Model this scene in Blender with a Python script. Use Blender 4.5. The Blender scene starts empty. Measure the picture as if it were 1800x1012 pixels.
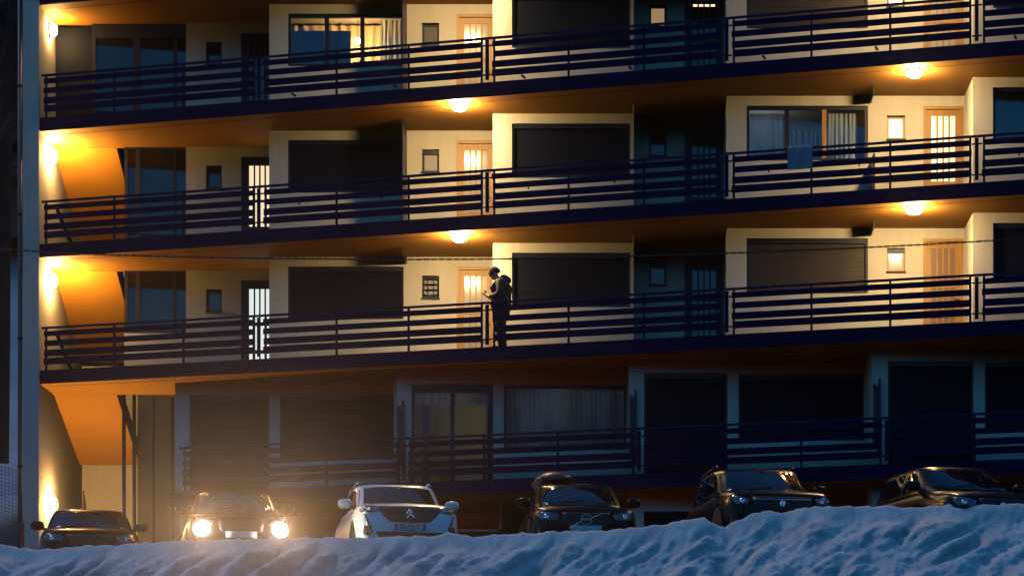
import bpy, bmesh, math, random
from math import radians as R, sin, cos, pi
from mathutils import Vector, Matrix, noise
from mathutils.bvhtree import BVHTree
from mathutils.geometry import tessellate_polygon
import numpy as np
random.seed(7)
S = bpy.context.scene
COL = S.collection
G = 4.95                       # height of the car park above the camera
F = 4944.0                     # focal length in photo pixels (photo is 1800 wide)
PX, PY = 1110.0, 1500.0        # vanishing point of the depth lines in photo pixels

# ------------------------------------------------------------------ camera, world, sun, exposure
cam = bpy.data.cameras.new('camera'); camo = bpy.data.objects.new('camera', cam); COL.objects.link(camo)
cam.sensor_width = 36.0; cam.lens = F / 1800 * 36
cam.shift_x = -(PX - 900) / 1800; cam.shift_y = (PY - 506) / 1800
cam.clip_start = 0.5; cam.clip_end = 3000
camo.location = (0, 0, -G); camo.rotation_euler = (R(90), 0, 0)
S.camera = camo
W = bpy.data.worlds.new('World'); S.world = W; W.use_nodes = True
wn = W.node_tree; bg = wn.nodes['Background']
sky = wn.nodes.new('ShaderNodeTexSky'); sky.sky_type = 'NISHITA'; sky.sun_disc = False
sky.sun_elevation = R(3.2); sky.sun_rotation = R(15); sky.altitude = 1200; sky.air_density = 1.0; sky.dust_density = 0.3; sky.ozone_density = 4.0
tint = wn.nodes.new('ShaderNodeMix'); tint.data_type = 'RGBA'; tint.blend_type = 'MULTIPLY'
tint.inputs[0].default_value = 1.0; tint.inputs[7].default_value = (0.56, 0.86, 0.88, 1)
wn.links.new(sky.outputs[0], tint.inputs[6]); wn.links.new(tint.outputs[2], bg.inputs[0])
bg.inputs[1].default_value = 0.14
sun = bpy.data.lights.new('sun', 'SUN'); suno = bpy.data.objects.new('sun', sun); COL.objects.link(suno)
sun.energy = 0.15; sun.angle = R(18); sun.color = (1.0, 0.90, 0.92)
suno.rotation_euler = Vector((-.55, .22, .80)).to_track_quat('Z', 'Y').to_euler(); suno.location = (-40, 70, 60)  # steep soft lamp added to light the snow; dusk has no such beam
S.view_settings.view_transform = 'Standard'; S.view_settings.look = 'None'
S.view_settings.exposure = 1.3; S.view_settings.gamma = 1.0
cy = S.cycles
cy.use_denoising = True; cy.max_bounces = 7; cy.diffuse_bounces = 0; cy.glossy_bounces = 3; cy.transparent_max_bounces = 10
cy.caustics_reflective = False; cy.caustics_refractive = False; cy.sample_clamp_indirect = 3.0
cy.use_adaptive_sampling = False

# ------------------------------------------------------------------ materials
MATS = {}
def mat(name, col, rough=0.6, var=0.0, vscale=3.0, bump=0.0, bscale=30.0, metal=0.0, coat=0.0, spec=0.5, emit=None, estr=0.0, vcol=None, stretch=None):
    m = bpy.data.materials.new(name); m.use_nodes = True; nt = m.node_tree; p = nt.nodes['Principled BSDF']
    p.inputs['Base Color'].default_value = (*col, 1); p.inputs['Roughness'].default_value = rough
    p.inputs['Metallic'].default_value = metal; p.inputs['Coat Weight'].default_value = coat; p.inputs['Coat Roughness'].default_value = 0.04
    p.inputs['Specular IOR Level'].default_value = spec
    if var > 0 or bump > 0:
        tc = nt.nodes.new('ShaderNodeTexCoord'); mp = nt.nodes.new('ShaderNodeMapping')
        nt.links.new(tc.outputs['Object'], mp.inputs[0])
        if stretch: mp.inputs['Scale'].default_value = stretch
    if var > 0:
        n = nt.nodes.new('ShaderNodeTexNoise'); n.inputs['Scale'].default_value = vscale; n.inputs['Detail'].default_value = 6; n.inputs['Roughness'].default_value = 0.62
        nt.links.new(mp.outputs[0], n.inputs['Vector'])
        r = nt.nodes.new('ShaderNodeValToRGB'); r.color_ramp.elements[0].position = 0.3; r.color_ramp.elements[1].position = 0.7
        d = vcol if vcol else tuple(c * (1 - var) for c in col)
        r.color_ramp.elements[0].color = (*d, 1); r.color_ramp.elements[1].color = (*col, 1)
        nt.links.new(n.outputs[0], r.inputs[0]); nt.links.new(r.outputs[0], p.inputs['Base Color'])
    if bump > 0:
        n2 = nt.nodes.new('ShaderNodeTexNoise'); n2.inputs['Scale'].default_value = bscale; n2.inputs['Detail'].default_value = 5
        nt.links.new(mp.outputs[0], n2.inputs['Vector'])
        b = nt.nodes.new('ShaderNodeBump'); b.inputs['Strength'].default_value = bump; b.inputs['Distance'].default_value = 0.02
        nt.links.new(n2.outputs[0], b.inputs['Height']); nt.links.new(b.outputs[0], p.inputs['Normal'])
    if emit:
        p.inputs['Emission Color'].default_value = (*emit, 1); p.inputs['Emission Strength'].default_value = estr
    MATS[name] = m
    return m
def streaks(name, amt):
    nt = MATS[name].node_tree; p = nt.nodes['Principled BSDF']; src = p.inputs['Base Color'].links[0].from_socket
    tc = nt.nodes.new('ShaderNodeTexCoord'); mp = nt.nodes.new('ShaderNodeMapping'); mp.inputs['Scale'].default_value = (5, 5, .45)
    n = nt.nodes.new('ShaderNodeTexNoise'); n.inputs['Scale'].default_value = 1.6; n.inputs['Detail'].default_value = 7
    r = nt.nodes.new('ShaderNodeMapRange'); r.inputs[1].default_value = .38; r.inputs[2].default_value = .72; r.inputs[3].default_value = 1.0; r.inputs[4].default_value = 1 - amt
    mx = nt.nodes.new('ShaderNodeMix'); mx.data_type = 'RGBA'; mx.blend_type = 'MULTIPLY'; mx.inputs[0].default_value = 1
    nt.links.new(tc.outputs['Object'], mp.inputs[0]); nt.links.new(mp.outputs[0], n.inputs['Vector']); nt.links.new(n.outputs[0], r.inputs[0])
    nt.links.new(src, mx.inputs[6]); nt.links.new(r.outputs[0], mx.inputs[7]); nt.links.new(mx.outputs[2], p.inputs['Base Color'])
WARM = (1.0, 0.56, 0.20)
mat('render', (0.67, 0.62, 0.52), 0.9, 0.10, 1.3, 0.25, 90)
streaks('render', .08)
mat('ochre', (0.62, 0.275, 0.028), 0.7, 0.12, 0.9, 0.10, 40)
mat('concrete', (0.06, 0.06, 0.065), 0.85, 0.25, 2.0, 0.3, 40)
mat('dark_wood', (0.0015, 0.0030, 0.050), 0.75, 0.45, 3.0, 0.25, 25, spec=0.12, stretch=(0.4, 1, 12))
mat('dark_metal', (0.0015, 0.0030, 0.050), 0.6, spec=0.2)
mat('dark_frame', (0.004, 0.007, 0.030), 0.5, 0.3, 4)
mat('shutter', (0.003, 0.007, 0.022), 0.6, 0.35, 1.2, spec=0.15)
mat('shutter_lamplit', (0.050, 0.034, 0.024), 0.5, 0.35, 1.2)  # shutter with warm lamplight put into its colour
mat('pine', (0.58, 0.30, 0.085), 0.45, 0.35, 3.0, 0.1, 20, stretch=(9, 9, 0.7))
mat('pine_dark', (0.12, 0.075, 0.05), 0.5, 0.3, 3.0, stretch=(9, 9, 0.7))
mat('curtain_white', (0.72, 0.74, 0.78), 0.95, 0.08, 2)
mat('curtain_blue', (0.20, 0.25, 0.30), 0.95, 0.15, 2)
mat('curtain_sheer', (0.70, 0.74, 0.78), 0.95, 0.12, 1.5)
mat('curtain_warm', (0.85, 0.62, 0.32), 0.95, 0.1, 2)
mat('room', (0.62, 0.56, 0.46), 0.95)
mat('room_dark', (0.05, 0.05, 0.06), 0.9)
mat('pane_dark', (0.002, 0.006, 0.014), 0.06, spec=0.6)
mat('pane_frost', (0.50, 0.47, 0.40), 0.14, 0.1, 8, spec=0.6)
mat('pane_grey', (0.16, 0.16, 0.15), 0.2, 0.1, 8)
mat('pane_wood', (0.30, 0.19, 0.12), 0.35, 0.2, 6, stretch=(9, 9, 0.7))
mat('pane_warm', (0.8, 0.7, 0.5), 0.3, emit=(1.0, 0.74, 0.40), estr=0.62)
mat('pane_cream', (0.8, 0.7, 0.5), 0.3, emit=(1.0, 0.78, 0.48), estr=0.40)
mat('pane_cool', (0.8, 0.8, 0.8), 0.3, emit=(0.80, 0.88, 0.84), estr=0.38)
mat('pane_tan', (0.5, 0.4, 0.3), 0.3, emit=(1.0, 0.62, 0.28), estr=0.13)
mat('lamp_glass', (1, 1, 1), 0.3, emit=(1.0, 0.67, 0.30), estr=225)
mat('wall_lamp_glass', (1, 1, 1), 0.3, emit=(1.0, 0.56, 0.18), estr=300)
mat('bulb', (1, 1, 1), 0.3, emit=(1.0, 0.60, 0.24), estr=230)
mat('wall_lamp_dim', (1, 1, 1), 0.3, emit=(1.0, 0.58, 0.19), estr=80)
mat('bulb_dim', (1, 1, 1), 0.3, emit=(1.0, 0.90, 0.62), estr=14)
mat('sheer_fill', (1, 1, 1), 0.3, emit=(0.75, 0.90, 1.0), estr=2.5)  # for an added, unseen bulb that brightens the sheer curtain
mat('curtain_fill', (1, 1, 1), 0.3, emit=(0.85, 0.93, 1.0), estr=9)  # for an added, unseen bulb that brightens the white curtains
mat('snow', (0.82, 0.80, 0.78), 0.8, 0.30, 1.6, 0.8, 30)
mat('snow_far', (0.62, 0.66, 0.72), 0.9, 0.3, 0.3)
mat('forest', (0.010, 0.016, 0.018), 0.95, 0.4, 0.3)
mat('bark', (0.016, 0.018, 0.024), 0.95, 0.4, 4)
mat('paint_white', (0.88, 0.88, 0.88), 0.35, coat=0.5)
mat('paint_black', (0.002, 0.003, 0.007), 0.25, coat=0.10, spec=0.12)
mat('paint_grey', (0.004, 0.006, 0.011), 0.25, coat=0.10, spec=0.12)
mat('car_glass', (0.004, 0.007, 0.012), 0.03, spec=0.7)
mat('chrome', (0.75, 0.77, 0.80), 0.18, metal=1.0)
mat('black_plastic', (0.012, 0.014, 0.020), 0.5)
mat('rubber', (0.012, 0.012, 0.014), 0.85)
mat('lens', (0.10, 0.12, 0.14), 0.06, coat=1.0)
mat('headlamp_on', (1, 1, 1), 0.2, emit=(1.0, 0.84, 0.60), estr=90)
mat('tail_on', (0.6, 0.02, 0.02), 0.2, emit=(1.0, 0.05, 0.05), estr=60)
mat('roof_box_shell', (0.03, 0.04, 0.05), 0.4)
mat('plate', (0.66, 0.67, 0.68), 0.4)
mat('ink', (0.02, 0.02, 0.025), 0.6)
mat('plate_blue', (0.02, 0.06, 0.30), 0.5)
mat('cloth_blue', (0.22, 0.27, 0.33), 0.95, 0.15, 9)
mat('skin', (0.42, 0.25, 0.17), 0.6)
mat('jacket', (0.035, 0.042, 0.045), 0.75, 0.4, 9, 0.3, 30)
mat('trousers', (0.014, 0.017, 0.028), 0.85)
mat('knit', (0.030, 0.024, 0.035), 0.95, 0.4, 30)
mat('shoe', (0.015, 0.015, 0.018), 0.6)
mat('red_paint', (0.45, 0.03, 0.02), 0.5)
mat('white_paint', (0.7, 0.7, 0.7), 0.5)
mat('wire_galv', (0.16, 0.18, 0.20), 0.5, metal=0.6)
mat('cable', (0.012, 0.013, 0.016), 0.7)
mat('pipe', (0.05, 0.085, 0.095), 0.5)
mat('yellow_paint', (0.75, 0.52, 0.03), 0.5)
def glass_mat():
    m = bpy.data.materials.new('clear_glass'); m.use_nodes = True; nt = m.node_tree; nt.nodes.clear()
    o = nt.nodes.new('ShaderNodeOutputMaterial'); mx = nt.nodes.new('ShaderNodeMixShader'); t = nt.nodes.new('ShaderNodeBsdfTransparent')
    g = nt.nodes.new('ShaderNodeBsdfGlossy'); g.inputs['Roughness'].default_value = 0.02
    fr = nt.nodes.new('ShaderNodeFresnel'); fr.inputs[0].default_value = 1.5
    t.inputs[0].default_value = (0.86, 0.90, 0.92, 1)
    nt.links.new(fr.outputs[0], mx.inputs[0]); nt.links.new(t.outputs[0], mx.inputs[1]); nt.links.new(g.outputs[0], mx.inputs[2]); nt.links.new(mx.outputs[0], o.inputs[0])
    MATS['clear_glass'] = m
glass_mat()
def translucent(name, amt):
    nt = MATS[name].node_tree; p = nt.nodes['Principled BSDF']; out = nt.nodes['Material Output']
    t = nt.nodes.new('ShaderNodeBsdfTranslucent'); t.inputs[0].default_value = p.inputs['Base Color'].default_value; mx = nt.nodes.new('ShaderNodeMixShader'); mx.inputs[0].default_value = amt
    nt.links.new(p.outputs[0], mx.inputs[1]); nt.links.new(t.outputs[0], mx.inputs[2]); nt.links.new(mx.outputs[0], out.inputs['Surface'])
translucent('curtain_sheer', .45); translucent('curtain_white', .3)

# ------------------------------------------------------------------ mesh helpers
class MB:
    def __init__(s): s.v = []; s.f = []; s.mi = []; s.cur = 0
    def box(s, x0, x1, y0, y1, z0, z1):
        b = len(s.v)
        s.v += [(x0, y0, z0), (x1, y0, z0), (x1, y1, z0), (x0, y1, z0), (x0, y0, z1), (x1, y0, z1), (x1, y1, z1), (x0, y1, z1)]
        for q in ((0, 3, 2, 1), (4, 5, 6, 7), (0, 1, 5, 4), (1, 2, 6, 5), (2, 3, 7, 6), (3, 0, 4, 7)):
            s.f.append(tuple(b + i for i in q)); s.mi.append(s.cur)
        return s
    def hexa(s, pts):          # 8 points: bottom ring then top ring
        b = len(s.v); s.v += [tuple(p) for p in pts]
        for q in ((0, 3, 2, 1), (4, 5, 6, 7), (0, 1, 5, 4), (1, 2, 6, 5), (2, 3, 7, 6), (3, 0, 4, 7)):
            s.f.append(tuple(b + i for i in q)); s.mi.append(s.cur)
        return s
    def bar(s, p, q, r, r2=None, n=8, cap=True):
        p = Vector(p); q = Vector(q); d = (q - p)
        if d.length < 1e-6: return s
        d.normalize(); a = d.orthogonal().normalized(); c = d.cross(a); b = len(s.v); r2 = r if r2 is None else r2
        for i in range(n):
            t = 2 * pi * i / n; o = a * cos(t) + c * sin(t); s.v.append(tuple(p + o * r)); s.v.append(tuple(q + o * r2))
        for i in range(n):
            j = (i + 1) % n; s.f.append((b + 2 * i, b + 2 * i + 1, b + 2 * j + 1, b + 2 * j)[::-1]); s.mi.append(s.cur)
        if cap:
            s.f.append(tuple(b + 2 * i for i in range(n))[::-1]); s.f.append(tuple(b + 2 * i + 1 for i in range(n))); s.mi += [s.cur, s.cur]
        return s
    def prism(s, poly, z0, z1):     # poly: list of (x, y) counterclockwise
        b = len(s.v); n = len(poly)
        s.v += [(x, y, z0) for x, y in poly] + [(x, y, z1) for x, y in poly]
        s.f.append(tuple(range(b + n - 1, b - 1, -1))); s.mi.append(s.cur)
        s.f.append(tuple(range(b + n, b + 2 * n))); s.mi.append(s.cur)
        for i in range(n):
            j = (i + 1) % n; s.f.append((b + i, b + j, b + n + j, b + n + i)); s.mi.append(s.cur)
        return s
    def lathe(s, prof, centre, axis='Z', n=20):   # prof: list of (r, h)
        b = len(s.v); cx, cy_, cz = centre
        for r, h in prof:
            for i in range(n):
                t = 2 * pi * i / n; u, w = r * cos(t), r * sin(t)
                s.v.append((cx + u, cy_ + w, cz + h) if axis == 'Z' else (cx + h, cy_ + u, cz + w) if axis == 'X' else (cx + u, cy_ + h, cz + w))
        for k in range(len(prof) - 1):
            for i in range(n):
                j = (i + 1) % n
                s.f.append((b + k * n + i, b + k * n + j, b + (k + 1) * n + j, b + (k + 1) * n + i)); s.mi.append(s.cur)
        return s
    def build(s, name, m, parent=None, smooth=False, loc=None):
        me = bpy.data.meshes.new(name); me.from_pydata(s.v, [], s.f); me.update()
        ms = m if isinstance(m, (list, tuple)) else [m]
        for k in ms: me.materials.append(MATS[k])
        if len(ms) > 1: me.polygons.foreach_set('material_index', s.mi)
        if smooth: me.shade_smooth()
        return link(name, me, parent, loc)
def link(name, me, parent=None, loc=None):
    o = bpy.data.objects.new(name, me); COL.objects.link(o)
    if parent:
        o.parent = parent
        if loc is not None: o.location = loc
        elif parent.type == 'EMPTY': o.location = -Vector(parent.get('base', (0, 0, 0)))
    elif loc is not None: o.location = loc
    return o
def tag(o, label, cat, group=None, kind=None):
    if label: o['label'] = label
    if cat: o['category'] = cat
    if group: o['group'] = group
    if kind: o['kind'] = kind
    return o
def thing(name, label, cat, base=(0, 0, 0), group=None, world=True, rz=0):
    """Empty at the base of a thing. world=True: its parts carry world coordinates."""
    o = bpy.data.objects.new(name, None); COL.objects.link(o); o.location = base; o.rotation_euler = (0, 0, rz)
    o.empty_display_size = 0.2
    if world: o['base'] = base
    return tag(o, label, cat, group)
def at(px, py, Y): return Vector(((px - PX) / F * Y, Y, (PY - py) / F * Y - G))
def fbm(x, y, z=0.0, o=4):
    a, s, t = 1.0, 0.0, 0.0
    for _ in range(o):
        s += a * noise.noise(Vector((x, y, z))); t += a; a *= 0.5; x *= 2.07; y *= 2.07; z += 7.3
    return s / t
def sst(a, b, x):
    t = min(1, max(0, (x - a) / (b - a))); return t * t * (3 - 2 * t)

# ------------------------------------------------------------------ the setting: terrain, snow
def ground_z(x, y):
    ramp = -6.6 + 6.5 * sst(40, 46.5, y + 0.1 * x)
    if y > 46: ramp = -0.1 + 0.1 * sst(46, 47.2, y + 0.1 * x)
    hill = 0.0
    if y > 50:
        m = 1 - sst(-14.6, -13.7, x) if y < 70.5 else 1.0
        hill = m * (max(0, y - 52) * 0.21 + max(0, y - 95) * 0.42 + 0.35 * fbm(x * .2, y * .2, 3) * min(1, (y - 50) / 6))
    back = max(0, -60 - y) * 0.3
    return ramp + hill + back
def build_ground():
    xs = sorted(set([round(v, 2) for v in list(np.linspace(-260, -40, 30)) + list(np.linspace(-40, -13, 70)) + list(np.linspace(-13, 26, 20)) + list(np.linspace(26, 260, 24))]))
    ys = sorted(set([round(v, 2) for v in list(np.linspace(-300, 30, 34)) + list(np.linspace(30, 48, 37)) + list(np.linspace(48, 100, 90)) + list(np.linspace(100, 420, 40))]))
    v = [(x, y, ground_z(x, y)) for y in ys for x in xs]; n = len(xs); f = []
    for j in range(len(ys) - 1):
        for i in range(n - 1): f.append((j * n + i, j * n + i + 1, (j + 1) * n + i + 1, (j + 1) * n + i))
    me = bpy.data.meshes.new('ground'); me.from_pydata(v, [], f); me.materials.append(MATS['snow_far']); me.shade_smooth()
    tag(link('ground', me), 'snow-covered ground of the car park and hillside', None, kind='structure')
build_ground()
v = []; f = []; xs_ = list(np.linspace(-13.2, 14, 50)); ys_ = [46.9 + i * .35 for i in range(44)]
for y in ys_:
    for x in xs_: v.append((x, y - .1 * x * (1 - (y - 46.9) / 15.5), .006 + .004 * noise.noise(Vector((x, y, 0)))))
for j in range(43):
    for i in range(49): f.append((j * 50 + i, j * 50 + i + 1, (j + 1) * 50 + i + 1, (j + 1) * 50 + i))
me = bpy.data.meshes.new('car_park'); me.from_pydata(v, [], f); me.materials.append(mat('packed_snow', (0.50, 0.52, 0.55), .8, .35, 1.5, .4, 40))
tag(link('car_park', me), 'packed snow surface of the car park', None, kind='structure')
CREST = [(-900, 965), (0, 957), (70, 966), (130, 960), (200, 957), (300, 950), (380, 948), (470, 945), (560, 944), (600, 943), (640, 946), (690, 941), (740, 942), (800, 937), (835, 943), (880, 938), (940, 936), (1000, 932), (1050, 933), (1110, 926), (1160, 923), (1200, 913), (1240, 910), (1258, 920), (1275, 927), (1292, 915), (1320, 903), (1345, 897), (1372, 901), (1400, 894), (1440, 889), (1500, 890), (1560, 887), (1590, 893), (1650, 887), (1720, 886), (1800, 885), (2700, 870)]
def build_bank():
    xs = np.concatenate([np.linspace(-26, -12, 60), np.linspace(-11.95, 8.6, 560), np.linspace(8.65, 22, 50)])
    cx = [c[0] for c in CREST]; cyv = [c[1] for c in CREST]
    ts = list(np.linspace(-2.2, -0.12, 10)) + list(np.linspace(-0.08, 2.0, 62)) + list(np.linspace(2.15, 11, 22))
    v = []; n = len(xs)
    for t in ts:
        for x in xs:
            yc = 45.2 - 0.10 * x + 0.25 * noise.noise(Vector((x * .35, 2.2, 0)))
            px = PX + F * x / yc
            zc = (PY - np.interp(px, cx, cyv)) / F * yc - G
            if t < 0:   # car park side
                g = ground_z(x, yc - t) - 0.06
                z = g + (zc - g) * (1 - sst(0, 2.1, -t)) ** 1.3
                off = 0.0
            else:
                z = zc - 0.15 * (1 - math.exp(-t * 5)) * 0 - (0.72 * t if t < 3 else 2.16 + (t - 3) * 0.62) - 0.10 * sst(0, .25, t)
                u = x + 0.80 * t                              # furrows lean down to the left
                a = sst(0, .45, t)
                wx = 0.10 * noise.noise(Vector((x * 3, t * 3, 30)))
                fl = noise.noise(Vector((u * 1.05, t * 0.45, 1.0))) * 0.34 + (math.sqrt(noise.noise(Vector((u * 2.0 + wx, t * 1.05, 5.0))) ** 2 + .012) - .22) * 0.52
                fl += (math.sqrt(noise.noise(Vector((u * 4.6 + wx * 3, t * 4.0, 9.0))) ** 2 + .02) - .2) * 0.11 + noise.noise(Vector((x * 9.5, t * 8.5, 3.0))) * 0.045 + noise.noise(Vector((x * 21, t * 20, 6.0))) * 0.022
                off = a * fl
                z += off * 0.35
            if abs(t) < 0.3:
                z += (0.030 * noise.noise(Vector((x * 4.2, 0, 4))) + 0.020 * noise.noise(Vector((x * 11, t * 9, 8)))) * (1 - abs(t) / 0.3)
            v.append((x + 0.05 * noise.noise(Vector((x * 2, t * 2, 20))), yc - t - off * 0.85, z))
    f = []
    for j in range(len(ts) - 1):
        for i in range(n - 1): f.append((j * n + i, j * n + i + 1, (j + 1) * n + i + 1, (j + 1) * n + i)[::-1])
    me = bpy.data.meshes.new('snow_bank'); me.from_pydata(v, [], f); me.materials.append(MATS['snow']); me.shade_smooth()
    tag(link('snow_bank', me), 'ploughed snow bank with slanting furrows along the car park edge', None, kind='structure')
build_bank()

# ------------------------------------------------------------------ the apartment building
SL = 0.2848                                   # plan slope of the balcony edge
def ye(x): return 57.80 - SL * x              # balcony edge line
TOPS = {'G': 7.79 - G, 'C': 10.545 - G, 'B': 13.30 - G, 'A': 16.055 - G, 'R': 18.81 - G}
TH = 0.275
XL, XR = -12.93, 11.9
PL = {'0': 62.82, 'A': 61.41, 'B': 60.0, 'C': 58.59, 'D': 57.18}
X0 = {'0': -12.93, 'A': -7.91, 'B': -2.96, 'C': 1.99, 'D': 6.94}
PIT = 4.95
BASE = (0, 62, 0)
BD = thing('apartment_building', 'stepped white apartment block with dark slatted balconies and ochre soffits', 'building', BASE)
def P(mb, name, m, parent=BD, smooth=False): return mb.build(name, m, parent, smooth)
def P2(mb, name, m, part, smooth=False): return mb.build(name, m, part, smooth, loc=(0, 0, 0))

NL = math.hypot(1, SL); DX, DY = 1 / NL, -SL / NL      # along the edge; outward normal (-SL,-1)/NL
NX, NY = -SL / NL, -1 / NL
def on_edge(x, out=0.0): return (x + NX * out, ye(x) + NY * out)
def edge_box(mb, xa, xb, o0, o1, z0, z1):              # box along the edge between xa, xb and outward offsets o0<o1
    a0 = on_edge(xa, o1); b0 = on_edge(xb, o1); b1 = on_edge(xb, o0); a1 = on_edge(xa, o0)
    mb.hexa([(*a0, z0), (*b0, z0), (*b1, z0), (*a1, z0), (*a0, z1), (*b0, z1), (*b1, z1), (*a1, z1)])
for k, zt in TOPS.items():
    xl = -9.96 if k == 'G' else XL
    mb = MB(); back = 69.9 if k != 'G' else 66.0
    poly = [(xl, ye(xl)), (XR, ye(XR)), (XR, back), (-9.7 if k != 'G' else xl, back)]
    if k != 'G': poly += [(-9.7, 62.97), (xl, 62.97)]
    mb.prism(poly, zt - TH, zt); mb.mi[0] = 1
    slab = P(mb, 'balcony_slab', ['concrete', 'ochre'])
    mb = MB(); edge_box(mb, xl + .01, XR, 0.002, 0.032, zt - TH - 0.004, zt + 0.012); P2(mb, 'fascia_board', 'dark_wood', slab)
    mb = MB(); edge_box(mb, xl + .02, XR, -0.375, -0.36, zt - TH - 0.004, zt - TH + 0.02); P2(mb, 'soffit_joint', 'dark_frame', slab)
# roof
mb = MB(); mb.box(-13.4, 12.4, 61.6, 70.4, TOPS['R'] + .02, TOPS['R'] + 2.6); P(mb, 'attic_wall', 'render')
# end walls and back wall
mb = MB(); mb.box(-13.28, -12.93, 61.36, 70.0, -0.6, TOPS['R']); P(mb, 'end_wall', 'render')
mb = MB(); mb.box(XR, XR + .35, 54.6, 70.0, -0.6, TOPS['R']); P(mb, 'end_wall', 'render')
mb = MB(); mb.box(-13.27, XR + .34, 70.0, 70.3, -0.6, TOPS['R']); P(mb, 'back_wall', 'render')
mb = MB(); mb.bar((-13.36, 61.45, -.3), (-13.36, 61.45, TOPS['R'] + .3), .05, n=10)
pipe = P(mb, 'drain_pipe', 'pipe', smooth=True)
mb = MB()
for z in (1.0, 3.5, 6.3, 9.0, 11.8): mb.lathe([(.05, -.03), (.062, -.03), (.062, .03), (.05, .03)], (-13.36, 61.45, z), n=10)
P2(mb, 'pipe_clamp', 'dark_metal', pipe)

def wall_open(mb, x0, x1, z0, z1, y, th, ops):         # wall with openings (xa, xb, za, zb) sorted in x
    x = x0
    for xa, xb, za, zb in ops:
        if xa > x: mb.box(x, xa, y, y + th, z0, z1)
        if za > z0 + .001: mb.box(xa, xb, y, y + th, z0, za)
        if zb < z1 - .001: mb.box(xa, xb, y, y + th, zb, z1)
        x = xb
    if x < x1: mb.box(x, x1, y, y + th, z0, z1)
def shutter(xa, xb, za, zb, y, m='shutter', box=.10):
    fr = MB(); w = .045; yf = y + .03
    fr.box(xa, xa + w, yf, yf + .14, za, zb); fr.box(xb - w, xb, yf, yf + .14, za, zb)
    fr.box(xa + w, xb - w, yf, yf + .14, zb - box, zb); fr.box(xa + w, xb - w, yf - .045, yf + .14, za, za + .03)
    part = P(fr, 'roller_shutter', 'dark_frame')
    s = MB(); z = za + .03; h = .052; i = 0
    ya = y + .085
    while z < zb - box - .002:                         # curved slats, one profile strip each
        zz = min(z + h, zb - box); hh = zz - z; b = len(s.v)
        prof = [(.004, 0), (0.0, .25), (-.001, .55), (.0005, .85), (.004, 1.0)]
        for q, t in prof: s.v.append((xa + w, ya + q, z + t * hh)); s.v.append((xb - w, ya + q, z + t * hh))
        for k in range(len(prof) - 1): s.f.append((b + 2 * k, b + 2 * k + 1, b + 2 * k + 3, b + 2 * k + 2)); s.mi.append(0)
        z = zz; i += 1
    o = P2(s, 'slats', m, part); o['kind'] = 'stuff'
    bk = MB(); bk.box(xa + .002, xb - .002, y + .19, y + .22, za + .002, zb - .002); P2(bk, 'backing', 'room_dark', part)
    return part
def small_window(x0, x1, z0, z1, y, kind):
    fr = MB(); w = .048; yf = y + .10
    fm = {'dark': 'dark_frame', 'frost': 'dark_frame', 'bars': 'dark_frame', 'lit': 'pine', 'tan': 'dark_frame', 'blind': 'pine', 'grey': 'dark_frame'}[kind]
    fr.box(x0, x0 + w, yf, yf + .06, z0, z1); fr.box(x1 - w, x1, yf, yf + .06, z0, z1)
    fr.box(x0 + w, x1 - w, yf, yf + .06, z0, z0 + w); fr.box(x0 + w, x1 - w, yf, yf + .06, z1 - w, z1)
    part = P(fr, 'window', fm)
    pm = {'dark': 'pane_dark', 'frost': 'pane_frost', 'bars': 'pane_frost', 'lit': 'pane_warm', 'tan': 'pane_tan', 'blind': 'pane_frost', 'grey': 'pane_grey'}[kind]
    g = MB(); g.box(x0 + w, x1 - w, yf + .03, yf + .05, z0 + w, z1 - w); P2(g, 'pane', pm, part)
    if kind in ('frost', 'blind', 'tan'):
        g = MB(); g.box(x0 + .01, x1 - .01, yf - .03, yf - .002, z1 - .085, z1 - .005); P2(g, 'blind_box', 'black_plastic', part)
    if kind == 'bars':
        for i in range(2):
            g = MB(); xx = x0 + (x1 - x0) * (i + 1) / 3; g.box(xx - .008, xx + .008, yf - .02, yf - .006, z0, z1); P2(g, 'bar', 'dark_metal', part)
        for i in range(4):
            g = MB(); zz = z0 + (z1 - z0) * (i + .7) / 4.2; g.box(x0, x1, yf - .034, yf - .021, zz - .012, zz + .012); P2(g, 'bar', 'dark_metal', part)
    s = MB(); s.box(x0 - .02, x1 + .02, y - .03, y + .05, z0 - .03, z0 - .002); P2(s, 'sill', 'concrete', part)
    bk = MB(); bk.box(x0 + .003, x1 - .003, y + .20, y + .22, z0 + .003, z1 - .003); P2(bk, 'backing', 'room_dark', part)
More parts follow.
